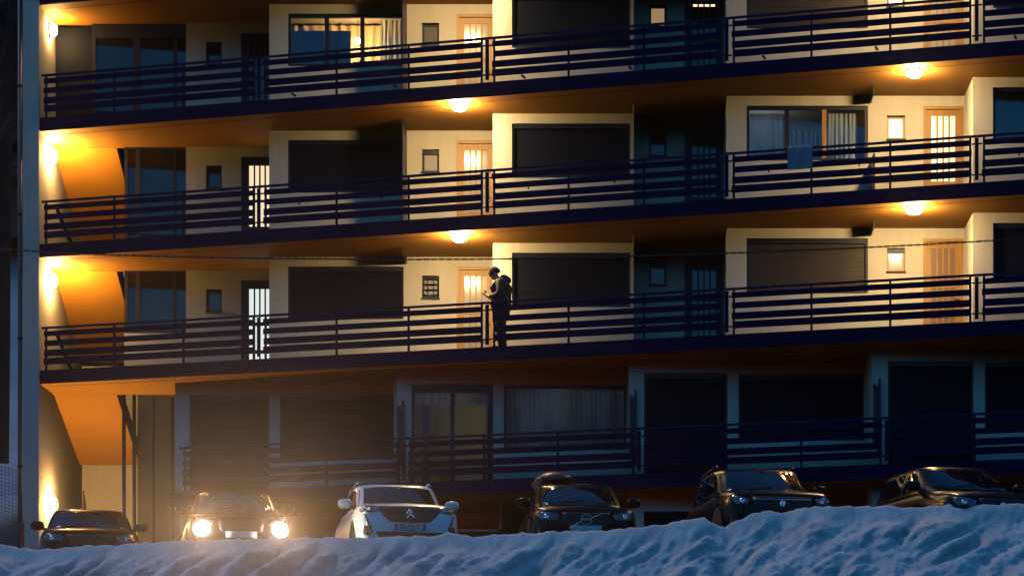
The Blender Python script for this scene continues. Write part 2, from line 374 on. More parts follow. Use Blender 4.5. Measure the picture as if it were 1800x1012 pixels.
def door(x0, x1, z0, z1, y, kind):
    wm = 'pine' if kind in ('pine', 'lit', 'wood') else 'dark_frame'
    fr = MB(); w = .055; yf = y + .015
    fr.box(x0, x0 + w, yf, yf + .16, z0, z1); fr.box(x1 - w, x1, yf, yf + .16, z0, z1); fr.box(x0 + w, x1 - w, yf, yf + .16, z1 - w, z1)
    part = P(fr, 'door', wm)
    a, b, t = x0 + w, x1 - w, z1 - w; yl = yf + .05
    st = .115; ncol = 4; cw = (b - a - 2 * st) / ncol; mu = .035
    rows = [(z0 + .13, z0 + .62), (z0 + .70, z0 + 1.24), (z0 + 1.30, t - .13)]
    lf = MB()
    lf.box(a, a + st, yl, yl + .045, z0, t); lf.box(b - st, b, yl, yl + .045, z0, t)
    zz = [z0] + [q for r in rows for q in r] + [t]
    for i in range(0, len(zz), 2): lf.box(a + st, b - st, yl, yl + .045, zz[i], zz[i + 1])
    for i in range(1, ncol):
        xx = a + st + cw * i
        for r in rows: lf.box(xx - mu / 2, xx + mu / 2, yl, yl + .045, r[0], r[1])
    P2(lf, 'door_leaf', wm, part)
    pm = {'pine': 'pane_frost', 'lit': 'pane_warm', 'wood': 'pane_wood', 'dark': 'pane_dark', 'cream': 'pane_cream', 'cool': 'pane_cool', 'slit': 'pane_dark'}[kind]
    for i in range(ncol):
        for ri, r in enumerate(rows):
            g = MB(); g.box(a + st + cw * i + (mu / 2 if i else 0), a + st + cw * (i + 1) - (mu / 2 if i < ncol - 1 else 0), yl + .018, yl + .028, r[0], r[1])
            P2(g, 'pane', pm, part)
            if kind == 'slit' and ri == 2:
                g = MB(); g.box(a + st + cw * i + mu / 2, a + st + cw * (i + 1) - mu / 2, yl + .008, yl + .017, r[1] - .05, r[1] - .005); P2(g, 'pane', 'pane_warm', part)
    h = MB(); hx = b - st / 2; h.bar((hx, yl, z0 + 1.02), (hx, yl - .05, z0 + 1.02), .012); h.bar((hx, yl - .05, z0 + 1.02), (hx - .12, yl - .05, z0 + 1.02), .011)
    P2(h, 'handle', 'chrome', part)
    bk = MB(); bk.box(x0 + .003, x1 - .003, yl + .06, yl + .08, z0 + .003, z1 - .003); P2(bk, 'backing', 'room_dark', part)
def glazed(xa, xb, za, zb, y, splits, frames=None, room=2.2, topbox=.07):
    """clear window: dark frame, mullions, one pane per light, and a room behind"""
    w = .055; yf = y + .05; fr = MB()
    fr.box(xa, xa + w, yf, yf + .07, za, zb); fr.box(xb - w, xb, yf, yf + .07, za, zb)
    fr.box(xa + w, xb - w, yf, yf + .07, zb - topbox, zb); fr.box(xa + w, xb - w, yf, yf + .07, za, za + .06)
    part = P(fr, 'window', 'dark_frame')
    edges = [xa + w] + splits + [xb - w]
    for i, sx in enumerate(splits):
        m = MB(); m.box(sx - .045, sx + .045, yf - .003, yf + .072, za + .06, zb - topbox); P2(m, 'mullion', frames[i] if frames else 'dark_frame', part)
    for i in range(len(edges) - 1):
        g = MB(); e0 = edges[i] + (.045 if i else 0); e1 = edges[i + 1] - (.045 if i < len(edges) - 2 else 0)
        g.box(e0, e1, yf + .03, yf + .036, za + .06, zb - topbox); P2(g, 'pane', 'clear_glass', part)
    r = MB(); x0, x1, y0, y1, z0, z1 = xa - .35, xb + .12, y + .252, y + room, za - .85 if za > 0.2 else za, zb + .15
    for q in ((x0, x1, y1, y1 + .05, z0, z1), (x0 - .05, x0, y0, y1, z0, z1), (x1, x1 + .05, y0, y1, z0, z1), (x0, x1, y0, y1, z0 - .05, z0), (x0, x1, y0, y1, z1, z1 + .05)): r.box(*q)
    P2(r, 'room_shell', 'room', part)
    return part
def curtain(name, xa, xb, za, zb, y, m, label, folds=9, amp=.035, zig=0):
    n = folds * 10; v = []; f = []; ph = random.random() * 6; rows = 8
    for j in range(rows + 1):
        t = j / rows
        for i in range(n + 1):
            u = i / n; x = xa + (xb - xa) * u
            a = amp * (0.55 + .45 * (1 - t)) * (1 + .5 * sin(u * 17 + ph))
            yy = y + a * sin(u * folds * 2 * pi + ph + .9 * sin(u * 7)) + .012 * sin(u * folds * 5 + 3 * t)
            z = za + (zb - za) * t
            if zig and j == 0: z += zig * abs(((u * zig * 130) % 1) - .5)
            v.append((x + .02 * (1 - t) * sin(u * 23 + ph), yy, z))
    for j in range(rows):
        for i in range(n): f.append((j * (n + 1) + i, j * (n + 1) + i + 1, (j + 1) * (n + 1) + i + 1, (j + 1) * (n + 1) + i))
    me = bpy.data.meshes.new(name); me.from_pydata(v, [], f); me.materials.append(MATS[m]); me.shade_smooth()
    return tag(link(name, me), label, 'curtain')

FL = ['C', 'B', 'A']; UP = {'G': 'C', 'C': 'B', 'B': 'A', 'A': 'R'}
DOORS = {('A', 'A'): 'pine', ('B', 'A'): 'pine', ('C', 'A'): 'pine', ('A', 'B'): 'slit', ('B', 'B'): 'dark', ('C', 'B'): 'dark',
         ('A', 'C'): 'pine', ('B', 'C'): 'lit', ('C', 'C'): 'wood', ('A', 'D'): 'dark', ('B', 'D'): 'dark', ('C', 'D'): 'dark',
         ('A', '0'): 'dark', ('B', '0'): 'cream', ('C', '0'): 'cool'}
SMALL = {('A', 'A'): 'grey', ('B', 'A'): 'frost', ('C', 'A'): 'bars', ('A', 'B'): 'tan', ('B', 'B'): 'dark', ('C', 'B'): 'dark',
         ('A', 'C'): 'frost', ('B', 'C'): 'lit', ('C', 'C'): 'blind', ('A', 'D'): 'dark', ('B', 'D'): 'dark', ('C', 'D'): 'dark',
         ('A', '0'): 'dark', ('B', '0'): 'dark', ('C', '0'): 'dark'}
GLZ = {('A', 'A'), ('B', 'C'), ('B', 'D')}
for fl in FL:
    z0 = TOPS[fl]; z1 = TOPS[UP[fl]] - TH
    for u in 'ABCD':
        x = X0[u]; y = PL[u]
        win = (x + .41, x + 2.935, z0 + 1.13, z0 + 2.27); sm = (x + 3.335, x + 3.71, z0 + 1.58, z0 + 2.07); dr = (x + 4.09, x + 4.93, z0 + .012, z0 + 2.26)
        mb = MB(); wall_open(mb, x, x + PIT, z0 + .004, z1 - .004, y, .25, [win, sm, dr])
        if u != 'D': pass
        P(mb, 'wall', 'render')
        mb = MB(); mb.box(x, x + .2, y + .25, y + 1.405 + .2, z0 + .004, z1 - .004); P(mb, 'return_wall', 'render')
        if (fl, u) in GLZ:
            xa, xb = win[0], win[1]
            glazed(*win, y, [xa + .84, xa + 1.62] if (fl, u) == ('A', 'A') else [xa + .84, xa + 1.62], ['dark_frame', 'pine_dark' if fl == 'A' else 'pine'] if u != 'D' else None)
        else:
            shutter(*win, y, 'shutter_lamplit' if u == 'C' else 'shutter')
        small_window(*sm, y, SMALL[fl, u]); door(*dr, y, DOORS[fl, u])
        # screen fin beside the window
        full = u == 'B' or u == 'D' or (u == 'A' and fl in 'AB'); low = u == 'C' and fl == 'B'
        xf = x + 2.985
        mb = MB(); mb.box(xf, xf + .022, y - (.74 if u != 'A' else 1.05), y - .002, z0 + .006 if full else z1 - .16, z1 - .006); P(mb, 'screen_fin', 'render' if u in 'BD' else 'dark_frame')
        if low: mb = MB(); mb.box(xf, xf + .035, y - .74, y - .002, z0 + .006, z0 + 1.10); P(mb, 'screen_fin', 'dark_frame')
    # stair bay wall with small window and door
    y = PL['0']
    sm = (-9.50, -9.15, z0 + 1.56, z0 + 2.06); dr = (-8.72, -7.90, z0 + .012, z0 + 2.26)
    mb = MB(); wall_open(mb, -9.95, -7.71, z0 + .004, z1 - .004, y, .25, [sm, dr]); P(mb, 'wall', 'render')
    small_window(*sm, y, SMALL[fl, '0']); door(*dr, y, DOORS[fl, '0'])
    # stair glazing
    zb = z0 + (1.08 if fl == 'C' else .22)
    xs = -12.05 if fl == 'A' else -11.33
    mb = MB(); mb.box(xs, -9.955, y + .02, y + .26, z0 + .004, zb); P(mb, 'parapet_wall', 'render')
    fr = MB()
    for q in ((xs, xs + .07), (-11.08, -10.98), (-10.24, -10.18)) if fl != 'A' else ((xs, xs + .07), (-11.14, -10.98), (-10.24, -10.16)): fr.box(q[0], q[1], y + .03, y + .12, zb, z1 - .004)
    fr.box(xs + .07, -9.96, y + .035, y + .11, z1 - (.32 if fl == 'A' else .05), z1 - .005); fr.box(xs + .07, -9.96, y + .035, y + .11, zb, zb + .05)
    win = P(fr, 'stair_window', 'dark_frame')
    for a, b in ((xs + .07, -11.08 if fl != 'A' else -11.14), (-10.98, -10.24), (-10.18 if fl != 'A' else -10.16, -9.96)):
        g = MB(); g.box(a, b, y + .07, y + .08, zb + .05, z1 - .05 if fl != 'A' else z1 - .32); P2(g, 'pane', 'pane_dark', win)
    if fl == 'A':
        mb = MB(); mb.box(-12.925, xs - .003, y + .3, y + .5, z0 + .004, z1 - .004); P(mb, 'stair_panel', 'shutter')  # dark sheet standing in for the shade of the deep stair recess
    mb = MB(); mb.bar((-12.62, y - 1.0, z0 + .85), (-12.28, y - 1.0, z0 + .01), .045, n=6); P(mb, 'stair_brace', 'dark_metal')
# flights of stairs seen from below
for k, up in (('B', 'A'), ('C', 'B'), ('G', 'C')):
    zs = TOPS[up] - TH; run = 3.05 if k != 'G' else 2.95; dz = 1.50 if k != 'G' else 1.16
    ya, yb = 62.972, 62.972 + run
    mb = MB(); mb.hexa([(XL + .002, ya, zs), (-11.53, ya, zs), (-11.53, yb, zs - dz), (XL + .002, yb, zs - dz), (XL + .002, ya, zs + .28), (-11.53, ya, zs + .28), (-11.53, yb, zs - dz + .28), (XL + .002, yb, zs - dz + .28)])
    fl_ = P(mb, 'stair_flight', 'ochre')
    mb = MB(); mb.hexa([(-11.528, ya, zs + .01), (-11.48, ya, zs + .01), (-11.48, yb, zs - dz + .01), (-11.528, yb, zs - dz + .01), (-11.528, ya, zs + .34), (-11.48, ya, zs + .34), (-11.48, yb, zs - dz + .34), (-11.528, yb, zs - dz + .34)])
    P2(mb, 'stringer', 'dark_wood', fl_)
    for i in range(9):
        t = i / 9; yy = ya + run * t; zz = zs + .28 - dz * t
        mb = MB(); mb.box(XL + .01, -11.54, yy, yy + run / 9 + .02, zz - .05, zz + .02); P2(mb, 'tread', 'concrete', fl_)
mb = MB(); wall_open(mb, XL, -9.7, -.4, TOPS['R'] - TH, 66.2, .25, [(-12.92, -12.45, 1.9, 3.0)]); P(mb, 'stair_back_wall', 'render')
mb = MB(); mb.hexa([(-12.9, 66.16, .2), (-12.47, 66.16, .2), (-12.47, 66.19, .2), (-12.9, 66.19, .2), (-12.9, 66.16, 3.6), (-12.88, 66.16, 3.6), (-12.88, 66.19, 3.6), (-12.9, 66.19, 3.6)]); P(mb, 'stair_panel', 'dark_frame')
mb = MB(); mb.box(-11.45, -9.70, 65.2, 65.4, -.3, TOPS['A'] - 1.0); P(mb, 'stair_core_wall', 'dark_frame')
for xx in (-11.36, -11.13, -10.78, -10.35):
    mb = MB(); mb.bar((xx, 62.95 if xx < -11 else 63.4, -.3), (xx, 62.95 if xx < -11 else 63.4, TOPS['C'] - TH - .005), .042 if xx < -11 else .035, n=10); P(mb, 'stair_pole', 'dark_metal', smooth=True)

# ground floor units
GU = [(-9.96, 61.37), (-5.01, 59.97), (-.06, 58.56), (4.89, 57.15)]
z0 = TOPS['G']; z1 = TOPS['C'] - TH
for i, (x, y) in enumerate(GU):
    dr = (x + .32, x + 2.06, z0 + .012, z0 + 2.22); wn_ = (x + 2.29, x + 4.90, z0 + .82, z0 + 2.20)
    mb = MB(); wall_open(mb, x, x + PIT, z0 + .004, z1 - .004, y, .25, [dr, wn_]); P(mb, 'wall', 'render')
    mb = MB(); mb.box(x, x + .2, y + .25, y + (3.6 if i == 0 else 1.6), z0 + .004, z1 - .004); P(mb, 'return_wall', 'render')
    if i == 1:
        glazed(*dr, y, [x + 1.19], room=2.6, topbox=.17); glazed(*wn_, y, [], room=1.2, topbox=.06)
    else:
        shutter(*dr, y); shutter(*wn_, y)
    if i:
        mb = MB(); mb.hexa([(x + .02, y - .06, z0 + .5), (x + .17, y - .06, z0 + .5), (x + .17, y - .012, z0 + .5), (x + .02, y - .012, z0 + .5), (x + .02, y - .06, z0 + 1.75), (x + .17, y - .06, z0 + 1.66), (x + .17, y - .012, z0 + 1.66), (x + .02, y - .012, z0 + 1.75)])
        mb.box(x + .12, x + .17, y - .10, y - .062, z0 + .3, z0 + 1.86); P(mb, 'shutter_leaf', 'dark_frame')
# garage level
for i, (x, y) in enumerate(GU):
    yy = 62.0 if i < 2 else y
    op = (x + .32, x + 2.6, -.3, 2.18) if i > 1 else (x + (3.0 if i == 0 else .25), x + 4.7, -.3, 2.05)
    mb = MB(); wall_open(mb, x, x + PIT, -.5, z0 - TH - .004, yy, .25, [op]); P(mb, 'garage_wall', 'render')
    if i > 1: mb = MB(); mb.box(x, x + .2, yy + .25, 63.5, -.5, z0 - TH - .004); P(mb, 'return_wall', 'render')
    mb = MB(); xx = op[0]
    g = MB(); g.box(op[0], op[1], yy + .14, yy + .17, -.29, op[3] - .002); gd = P(g, 'garage_door', 'shutter')
    n = 14; pw = (op[1] - op[0]) / n
    for q in range(n):
        g = MB(); g.box(op[0] + pw * q + .006, op[0] + pw * (q + 1) - .006, yy + .11, yy + .139, -.28, op[3] - .03); P2(g, 'board', 'shutter', gd)

# railings: one panel per unit
BO = [(.105, .215), (.308, .428), (.515, .650), (.692, .832)]      # boards measured down from the rail
def railing(xa, xb, zt, gap_right=True, plate_x=None, left_gap=.11, extras=None):
    ztop = zt + .965
    mb = MB(); edge_box(mb, xa, xb, -.05, -.005, ztop - .045, ztop)
    part = P(mb, 'balcony_railing', 'dark_metal')
    a, b = xa + left_gap, xb - .11
    for d0, d1 in BO:
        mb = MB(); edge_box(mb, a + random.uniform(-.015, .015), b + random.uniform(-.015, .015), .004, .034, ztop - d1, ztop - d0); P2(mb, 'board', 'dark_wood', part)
    for i in range(4):
        xp = a + .02 + (b - a - .04) * i / 3
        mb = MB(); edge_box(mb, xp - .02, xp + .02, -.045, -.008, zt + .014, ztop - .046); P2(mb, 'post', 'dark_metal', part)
    if gap_right:
        mb = MB(); edge_box(mb, xb - .035, xb + .035, .006, .034, ztop - .90, ztop - .07); edge_box(mb, xb - .10, xb + .10, -.03, .004, ztop - .19, ztop - .165); edge_box(mb, xb - .10, xb + .10, -.03, .004, ztop - .80, ztop - .775)
        P2(mb, 'gap_plate', 'dark_wood', part)
    if extras == 'rod':
        q0, q1 = xa + .45, xa + 3.1
        mb = MB(); edge_box(mb, q0, q1, -.30, -.27, ztop - .345, ztop - .31)
        for t in (.12, .8):
            xx = q0 + (q1 - q0) * t; edge_box(mb, xx - .012, xx + .012, -.30, .003, ztop - .36, ztop - .346)
            edge_box(mb, xx - .012, xx + .012, -.295, -.275, ztop - .40, ztop - .36)
        P2(mb, 'drying_rod', 'dark_metal', part)
    if extras == 'nubs':
        mb = MB()
        for t in (.72, 2.95):
            for d in (.52, .84): edge_box(mb, xa + t - .02, xa + t + .02, -.20, .003, ztop - d - .03, ztop - d)
        P2(mb, 'planter_bracket', 'dark_metal', part)
for fl in FL:
    ex = {'B': 'rod', 'A': 'nubs', 'C': None}[fl]
    bx = [-12.9, -7.95, -3.0, 1.945, 6.86, 11.85]
    for i in range(5): railing(bx[i] + .002, bx[i + 1] - .002, TOPS[fl], i < 4, left_gap=.08 if i == 0 else .11, extras=ex if i else None)
bx = [-9.75, -4.78, .16, 5.12, 10.05]
for i in range(4): railing(bx[i] + .002, bx[i + 1] - .002, TOPS['G'], i < 3)

# ------------------------------------------------------------------ lamps
def ceiling_lamp(x, fl, where):
    zs = TOPS[UP[fl]] - TH; y = ye(x) + (.40 if x < 0 else .50)
    t = thing('ceiling_lamp', f'lit round ceiling lamp {where}', 'lamp', (x, y, zs), 'ceiling lamps under the balconies', world=False)
    mb = MB(); mb.lathe([(0, -.03), (.165, -.03), (.165, -.005), (0, -.005)], (0, 0, 0), n=28); mb.build('lamp_base', 'white_paint', t, True, (0, 0, 0))
    mb = MB(); mb.lathe([(.14, -.031), (.156, -.06), (.152, -.085), (.125, -.118), (.08, -.138), (.035, -.146), (0.001, -.148)], (0, 0, 0), n=24); mb.build('lamp_shade', 'lamp_glass', t, True, (0, 0, 0))
for fl, w in (('A', 'third floor'), ('B', 'second floor'), ('C', 'first floor')):
    tail = {'A': 'above the wooden door beside the lit curtained window', 'B': 'above the wooden door one floor over the standing person', 'C': 'above the wooden door where the person stands'}[fl]
    ceiling_lamp(-3.62, fl, tail)
    tail = {'A': 'above the top wooden door past the dark recess', 'B': 'above the door with brightly lit panes', 'C': 'above the unlit panelled wooden door'}[fl]
    ceiling_lamp(5.70, fl, tail)
def wall_lamp(z, y, where, m='wall_lamp_glass'):
    t = thing('wall_lamp', f'lit oval wall lamp {where}', 'lamp', (XL, y, z), 'wall lamps on the stair end wall', world=False)
    mb = MB(); mb.lathe([(0.001, .004), (.12, .004), (.12, .03), (0.001, .03)], (0, 0, 0), 'X', n=24)
    o = mb.build('lamp_base', 'dark_metal', t, True, (0, 0, 0)); o.scale = (1, 1, 1.35)
    mb = MB(); mb.lathe([(.04, .031), (.10, .05), (.115, .09), (.10, .14), (.06, .17), (.001, .18)], (0, 0, 0), 'X', n=24)
    o = mb.build('lamp_shade', m, t, True, (0, 0, 0)); o.scale = (1, 1, 1.3)
for (px, py, w) in ((87, 53, 'high on the end wall beside the top stair window'), (87, 275, 'on the end wall of the second floor stair landing'), (86, 494, 'on the end wall of the first floor stair landing'), (85, 885, 'low on the end wall above the parked dark car')):
    p = at(px - 3, py, 62.45); wall_lamp(p.z, p.y, w, 'wall_lamp_dim' if py < 100 else 'wall_lamp_glass')

# ------------------------------------------------------------------ curtains and rooms
x, y, zf = X0['A'], PL['A'], TOPS['A']
xa = x + .41
curtain('cafe_curtain', xa + .06, xa + .80, zf + 1.19, zf + 1.95, y + .17, 'curtain_blue', 'short blue-grey curtain across the first light of the glowing window', 7, .02)
curtain('cafe_curtain', xa + .88, xa + 1.36, zf + 1.19, zf + 1.95, y + .17, 'curtain_blue', 'short blue-grey curtain beside the glowing bulb of the lit window', 5, .02)
curtain('curtain', xa + 2.02, xa + 2.46, zf + 1.19, zf + 2.19, y + .20, 'curtain_sheer', 'grey curtain drawn at the door end of the glowing window', 4, .03)
curtain('curtain', xa - .1, xa + 2.6, zf + .9, zf + 2.35, y + 1.15, 'curtain_warm', 'long pleated golden curtain deep behind the glowing window', 13, .05)
def pendant(p, m, r, label, top):
    t = thing('pendant_lamp', label, 'lamp', (p[0], p[1], p[2]), world=False)
    mb = MB(); mb.lathe([(.001, -r), (r * .6, -r * .8), (r, 0), (r * .6, r * .8), (.001, r)], (0, 0, 0), n=16); mb.build('bulb', m, t, True, (0, 0, 0))
    mb = MB(); mb.bar((0, 0, r), (0, 0, top - p[2]), .006, n=6); mb.build('cord', 'black_plastic', t, False, (0, 0, 0))
p = at(628, 73, y + .45); pendant(p, 'bulb', .065, 'bare glowing bulb hanging behind the lit curtained window', zf + 2.41)
x, y, zf = X0['C'], PL['C'], TOPS['B']; xa = x + .41
curtain('curtain', xa + .08, xa + .78, zf + .95, zf + 2.16, y + .22, 'curtain_white', 'long white curtain in the first light of the unlit three-part window', 6, .03)
curtain('cafe_curtain', xa + .90, xa + 1.56, zf + .95, zf + 1.80, y + .2, 'curtain_white', 'short white curtain in the middle light of the three-part window', 6, .03)
curtain('curtain', xa + 1.70, xa + 2.30, zf + .95, zf + 2.16, y + .2, 'curtain_white', 'white pleated curtain beside the orange wooden mullion', 7, .03)
pendant((xa + .42, y + .9, zf + 1.9), 'curtain_fill', .08, 'unseen bulb added to lift the curtains of the three-part window', zf + 2.4)
x, y, zf = X0['D'], PL['D'], TOPS['B']; xa = x + .41
curtain('curtain', xa + .05, xa + 2.4, zf + .95, zf + 2.2, y + .22, 'curtain_sheer', 'grey curtain filling the window past the lit panelled door', 16, .03)
x, y = GU[1]; zf = TOPS['G']
curtain('sheer_curtain', x + 2.34, x + 4.86, zf + .6, zf + 2.13, y + .22, 'curtain_sheer', 'pale sheer curtain filling the wide ground floor window', 30, .009)
curtain('valance', x + .40, x + 1.12, zf + 1.80, zf + 2.06, y + .2, 'curtain_sheer', 'scalloped valance in the first leaf of the ground floor glass door', 5, .012, zig=.05)
curtain('valance', x + 1.26, x + 1.98, zf + 1.80, zf + 2.06, y + .2, 'curtain_sheer', 'scalloped valance in the glass door leaf beside the wide sheer curtain', 5, .012, zig=.05)
curtain('curtain', x + .52, x + .68, zf + .02, zf + 1.80, y + .35, 'curtain_blue', 'narrow dark blue curtain hanging inside the ground floor glass door', 2, .03)
pendant((x + 3.4, y + 1.1, zf + 1.9), 'sheer_fill', .08, 'unseen faint bulb added to brighten the wide ground floor sheer curtain', zf + 2.3)
pendant((x + 1.95, y + 1.4, zf + 1.62), 'bulb_dim', .07, 'dim yellow bulb inside the ground floor glass door', zf + 2.3)
t = thing('folding_stand', 'small yellow folding stand on the floor inside the glass door', 'stand', (x + .95, y + .9, zf + .012), world=False)
for s in (-1, 1):
    mb = MB(); mb.hexa([(-.12, s * .16 - .01, 0), (.12, s * .16 - .01, 0), (.12, s * .16 + .01, 0), (-.12, s * .16 + .01, 0), (-.08, s * .02 - .01, .55), (.08, s * .02 - .01, .55), (.08, s * .02 + .01, .55), (-.08, s * .02 + .01, .55)])
    mb.build('panel', 'yellow_paint', t, False, (0, 0, 0))
# towel on the railing
tx0, tx1 = 3.17, 3.66; zt = TOPS['B'] + .965
v = []; f = []; nx, nz = 14, 18
for j in range(nz + 1):
    s = j / nz
    for i in range(nx + 1):
        xx = tx0 + (tx1 - tx0) * i / nx; wob = .012 * sin(i * .9 + j * .25) * min(1, j / 5)
        if s < .12: out = -.07 + s / .12 * .115; z = zt + .012
        else: out = .050 + wob; z = zt + .012 - (s - .12) / .88 * .47
        q = on_edge(xx, out); v.append((q[0], q[1], z))
for j in range(nz):
    for i in range(nx): f.append((j * (nx + 1) + i, (j + 1) * (nx + 1) + i, (j + 1) * (nx + 1) + i + 1, j * (nx + 1) + i + 1))
me = bpy.data.meshes.new('towel'); me.from_pydata(v, [], f); me.materials.append(MATS['cloth_blue']); me.shade_smooth()
tag(link('towel', me), 'grey-blue towel hung over the second floor balcony rail', 'towel')

# ------------------------------------------------------------------ overhead cable
pts = [(-500, 405), (-150, 428), (56, 441), (168, 447), (300, 451), (480, 454.5), (700, 456), (897, 455), (1107, 450.5), (1307, 444), (1480, 437), (1621, 430), (1742, 423), (2000, 404), (2400, 366)]
cxs = [p[0] for p in pts]; cys = [p[1] for p in pts]
mb = MB(); YC = 52.5; NS = 900; rr = .011
prev = [None, None]
for i in range(NS + 1):
    px = -500 + 2900 * i / NS; c = at(px, float(np.interp(px, cxs, cys)), YC); a = i * .75
    for s in (0, 1):
        q = Vector((c.x, c.y + rr * cos(a + s * pi), c.z + rr * sin(a + s * pi)))
        if prev[s] is not None: mb.bar(prev[s], q, .010, n=4, cap=False)
        prev[s] = q
tag(mb.build('overhead_cable', 'cable'), 'twisted black cable sagging across the front of the building', 'cable')

# ------------------------------------------------------------------ cars
def crom(P0, P1, P2, P3, t):
    return 0.5 * ((2 * P1) + (-P0 + P2) * t + (2 * P0 - 5 * P1 + 4 * P2 - P3) * t * t + (-P0 + 3 * P1 - 3 * P2 + P3) * t ** 3)
def loft_rows(st, n):
    st = np.array(st, float); out = []
    for k in range(len(st) - 1):
        a, b, c, d = st[max(k - 1, 0)], st[k], st[k + 1], st[min(k + 2, len(st) - 1)]
        for i in range(n): out.append(crom(a, b, c, d, i / n))
    out.append(st[-1]); return out
def grid_mesh(rows, closed=True, caps=True):
    n = len(rows[0]); v = [tuple(p) for r in rows for p in r]; f = []
    for j in range(len(rows) - 1):
        for i in range(n if closed else n - 1):
            k = (i + 1) % n; f.append((j * n + i, j * n + k, (j + 1) * n + k, (j + 1) * n + i))
    if caps: f.append(tuple(range(n))[::-1]); f.append(tuple((len(rows) - 1) * n + i for i in range(n)))
    return v, f
def car_shell(L, Wd, st):
    """lower body: st rows (y, width factor, z low, z top)"""
    rows = []
    for y, wf, zl, zt in loft_rows(st, 6):
        w = Wd / 2 * wf; h = zt - zl
        half = [(0, zl), (w * .80, zl), (w * .95, zl + .06 * h), (w * .995, zl + .28 * h), (w, zl + .52 * h), (w * .985, zl + .72 * h), (w * .955, zl + .86 * h), (w * .90, zl + .955 * h), (w * .78, zt), (w * .5, zt + .022), (0, zt + .034)]
        # smooth the half section
        hp = [np.array(p) for p in half]; sm = []
        for k in range(len(hp) - 1):
            a, b, c, d = hp[max(k - 1, 0)], hp[k], hp[k + 1], hp[min(k + 2, len(hp) - 1)]
            for i in range(3): sm.append(crom(a, b, c, d, i / 3))
        sm.append(hp[-1])
        ring = [(p[0], y, p[1]) for p in sm] + [(-p[0], y, p[1]) for p in sm[-2:0:-1]]
        rows.append(ring)
    return grid_mesh(rows)
def car_cabin(Wd, c):
    """c: base y range, roof y range, base z, roof z, base half width, roof half width"""
    yb0, yb1, yr0, yr1, zb, zr, wb, wr = c; rows = []
    for t in [0, .12, .25, .4, .55, .7, .82, .9, .95, .985, 1.0]:
        s = t ** 1.12
        y0 = yb0 + (yr0 - yb0) * s; y1 = yb1 + (yr1 - yb1) * t ** .85; w = wb + (wr - wb) * t ** 1.25; z = zb + (zr - zb) * t
        if t > .9:
            q = (t - .9) / .1; y0 += .16 * q * q; y1 -= .16 * q * q; w -= .11 * q * q; z = zb + (zr - zb) * (.9 + .1 * math.sin(q * pi / 2))
        ring = []; n = 56; cyy = (y0 + y1) / 2; hl = (y1 - y0) / 2
        for i in range(n):
            a = 2 * pi * i / n; e = 2 / 5.0
            ca, sa = cos(a), sin(a)
            px = w * math.copysign(abs(ca) ** e, ca); py = hl * math.copysign(abs(sa) ** e, sa)
            bow = .10 * (1 - (px / w) ** 2) if sa < 0 else .05 * (1 - (px / w) ** 2)     # bowed screens
            ring.append((px, cyy + py + (-bow if sa < 0 else bow) * min(1, abs(py) / hl) ** 3, z))
        rows.append(ring)
    # crowned roof
    top = rows[-1]; cx = 0; cyv = sum(p[1] for p in top) / len(top)
    for s, dz in ((.75, .018), (.45, .030), (.15, .036)):
        rows.append([(p[0] * s, cyv + (p[1] - cyv) * s, p[2] + dz) for p in top])
    return grid_mesh(rows)
def mesh_obj(name, v, f, m, parent, smooth=True, loc=(0, 0, 0)):
    me = bpy.data.meshes.new(name); me.from_pydata(v, [], f); me.update(); me.materials.append(MATS[m])
    if smooth: me.shade_smooth()
    return link(name, me, parent, loc)
def decal(bvhs, poly, axis, off, name, m, parent, cuts=4, thick=0.0):
    """panel fitted on the bodywork: poly in (x, z) seen from the front (axis 'F') or (y, z) from a side (axis +1/-1)"""
    bm = bmesh.new()
    vs = [bm.verts.new((p[0], 0, p[1])) for p in poly]
    for tri in tessellate_polygon([[Vector((p[0], p[1], 0)) for p in poly]]):
        try: bm.faces.new([vs[i] for i in tri])
        except ValueError: pass
    for _ in range(cuts): bmesh.ops.subdivide_edges(bm, edges=[e for e in bm.edges if e.calc_length() > .07], cuts=1, use_grid_fill=True)
    bmesh.ops.triangulate(bm, faces=bm.faces)
    for v in bm.verts:
        if axis == 'F': o, d = Vector((v.co.x, -6, v.co.z)), Vector((0, 1, 0))
        elif axis == 'B': o, d = Vector((v.co.x, 9, v.co.z)), Vector((0, -1, 0))
        else: o, d = Vector((axis * 3, v.co.x, v.co.z)), Vector((-axis, 0, 0))
        best = None
        for b in bvhs:
            h = b.ray_cast(o, d)
            if h[0] is not None and (best is None or h[3] < best[3]): best = h
        if best is None:
            for b in bvhs:
                h = b.find_nearest(o + d * 4)
                if h[0] is not None and best is None: best = h
        v.co = best[0] - d * off
    if thick:
        r = bmesh.ops.extrude_face_region(bm, geom=bm.faces[:])
        dd = Vector((0, -1, 0)) if axis == 'F' else Vector((0, 1, 0)) if axis == 'B' else Vector((axis, 0, 0))
        for v in [g for g in r['geom'] if isinstance(g, bmesh.types.BMVert)]: v.co += dd * thick
    bmesh.ops.recalc_face_normals(bm, faces=bm.faces)
    me = bpy.data.meshes.new(name); bm.to_mesh(me); bm.free(); me.materials.append(MATS[m]); me.shade_smooth()
    return link(name, me, parent, (0, 0, 0))
def sym(poly): return [(-x, z) for x, z in poly][::-1]
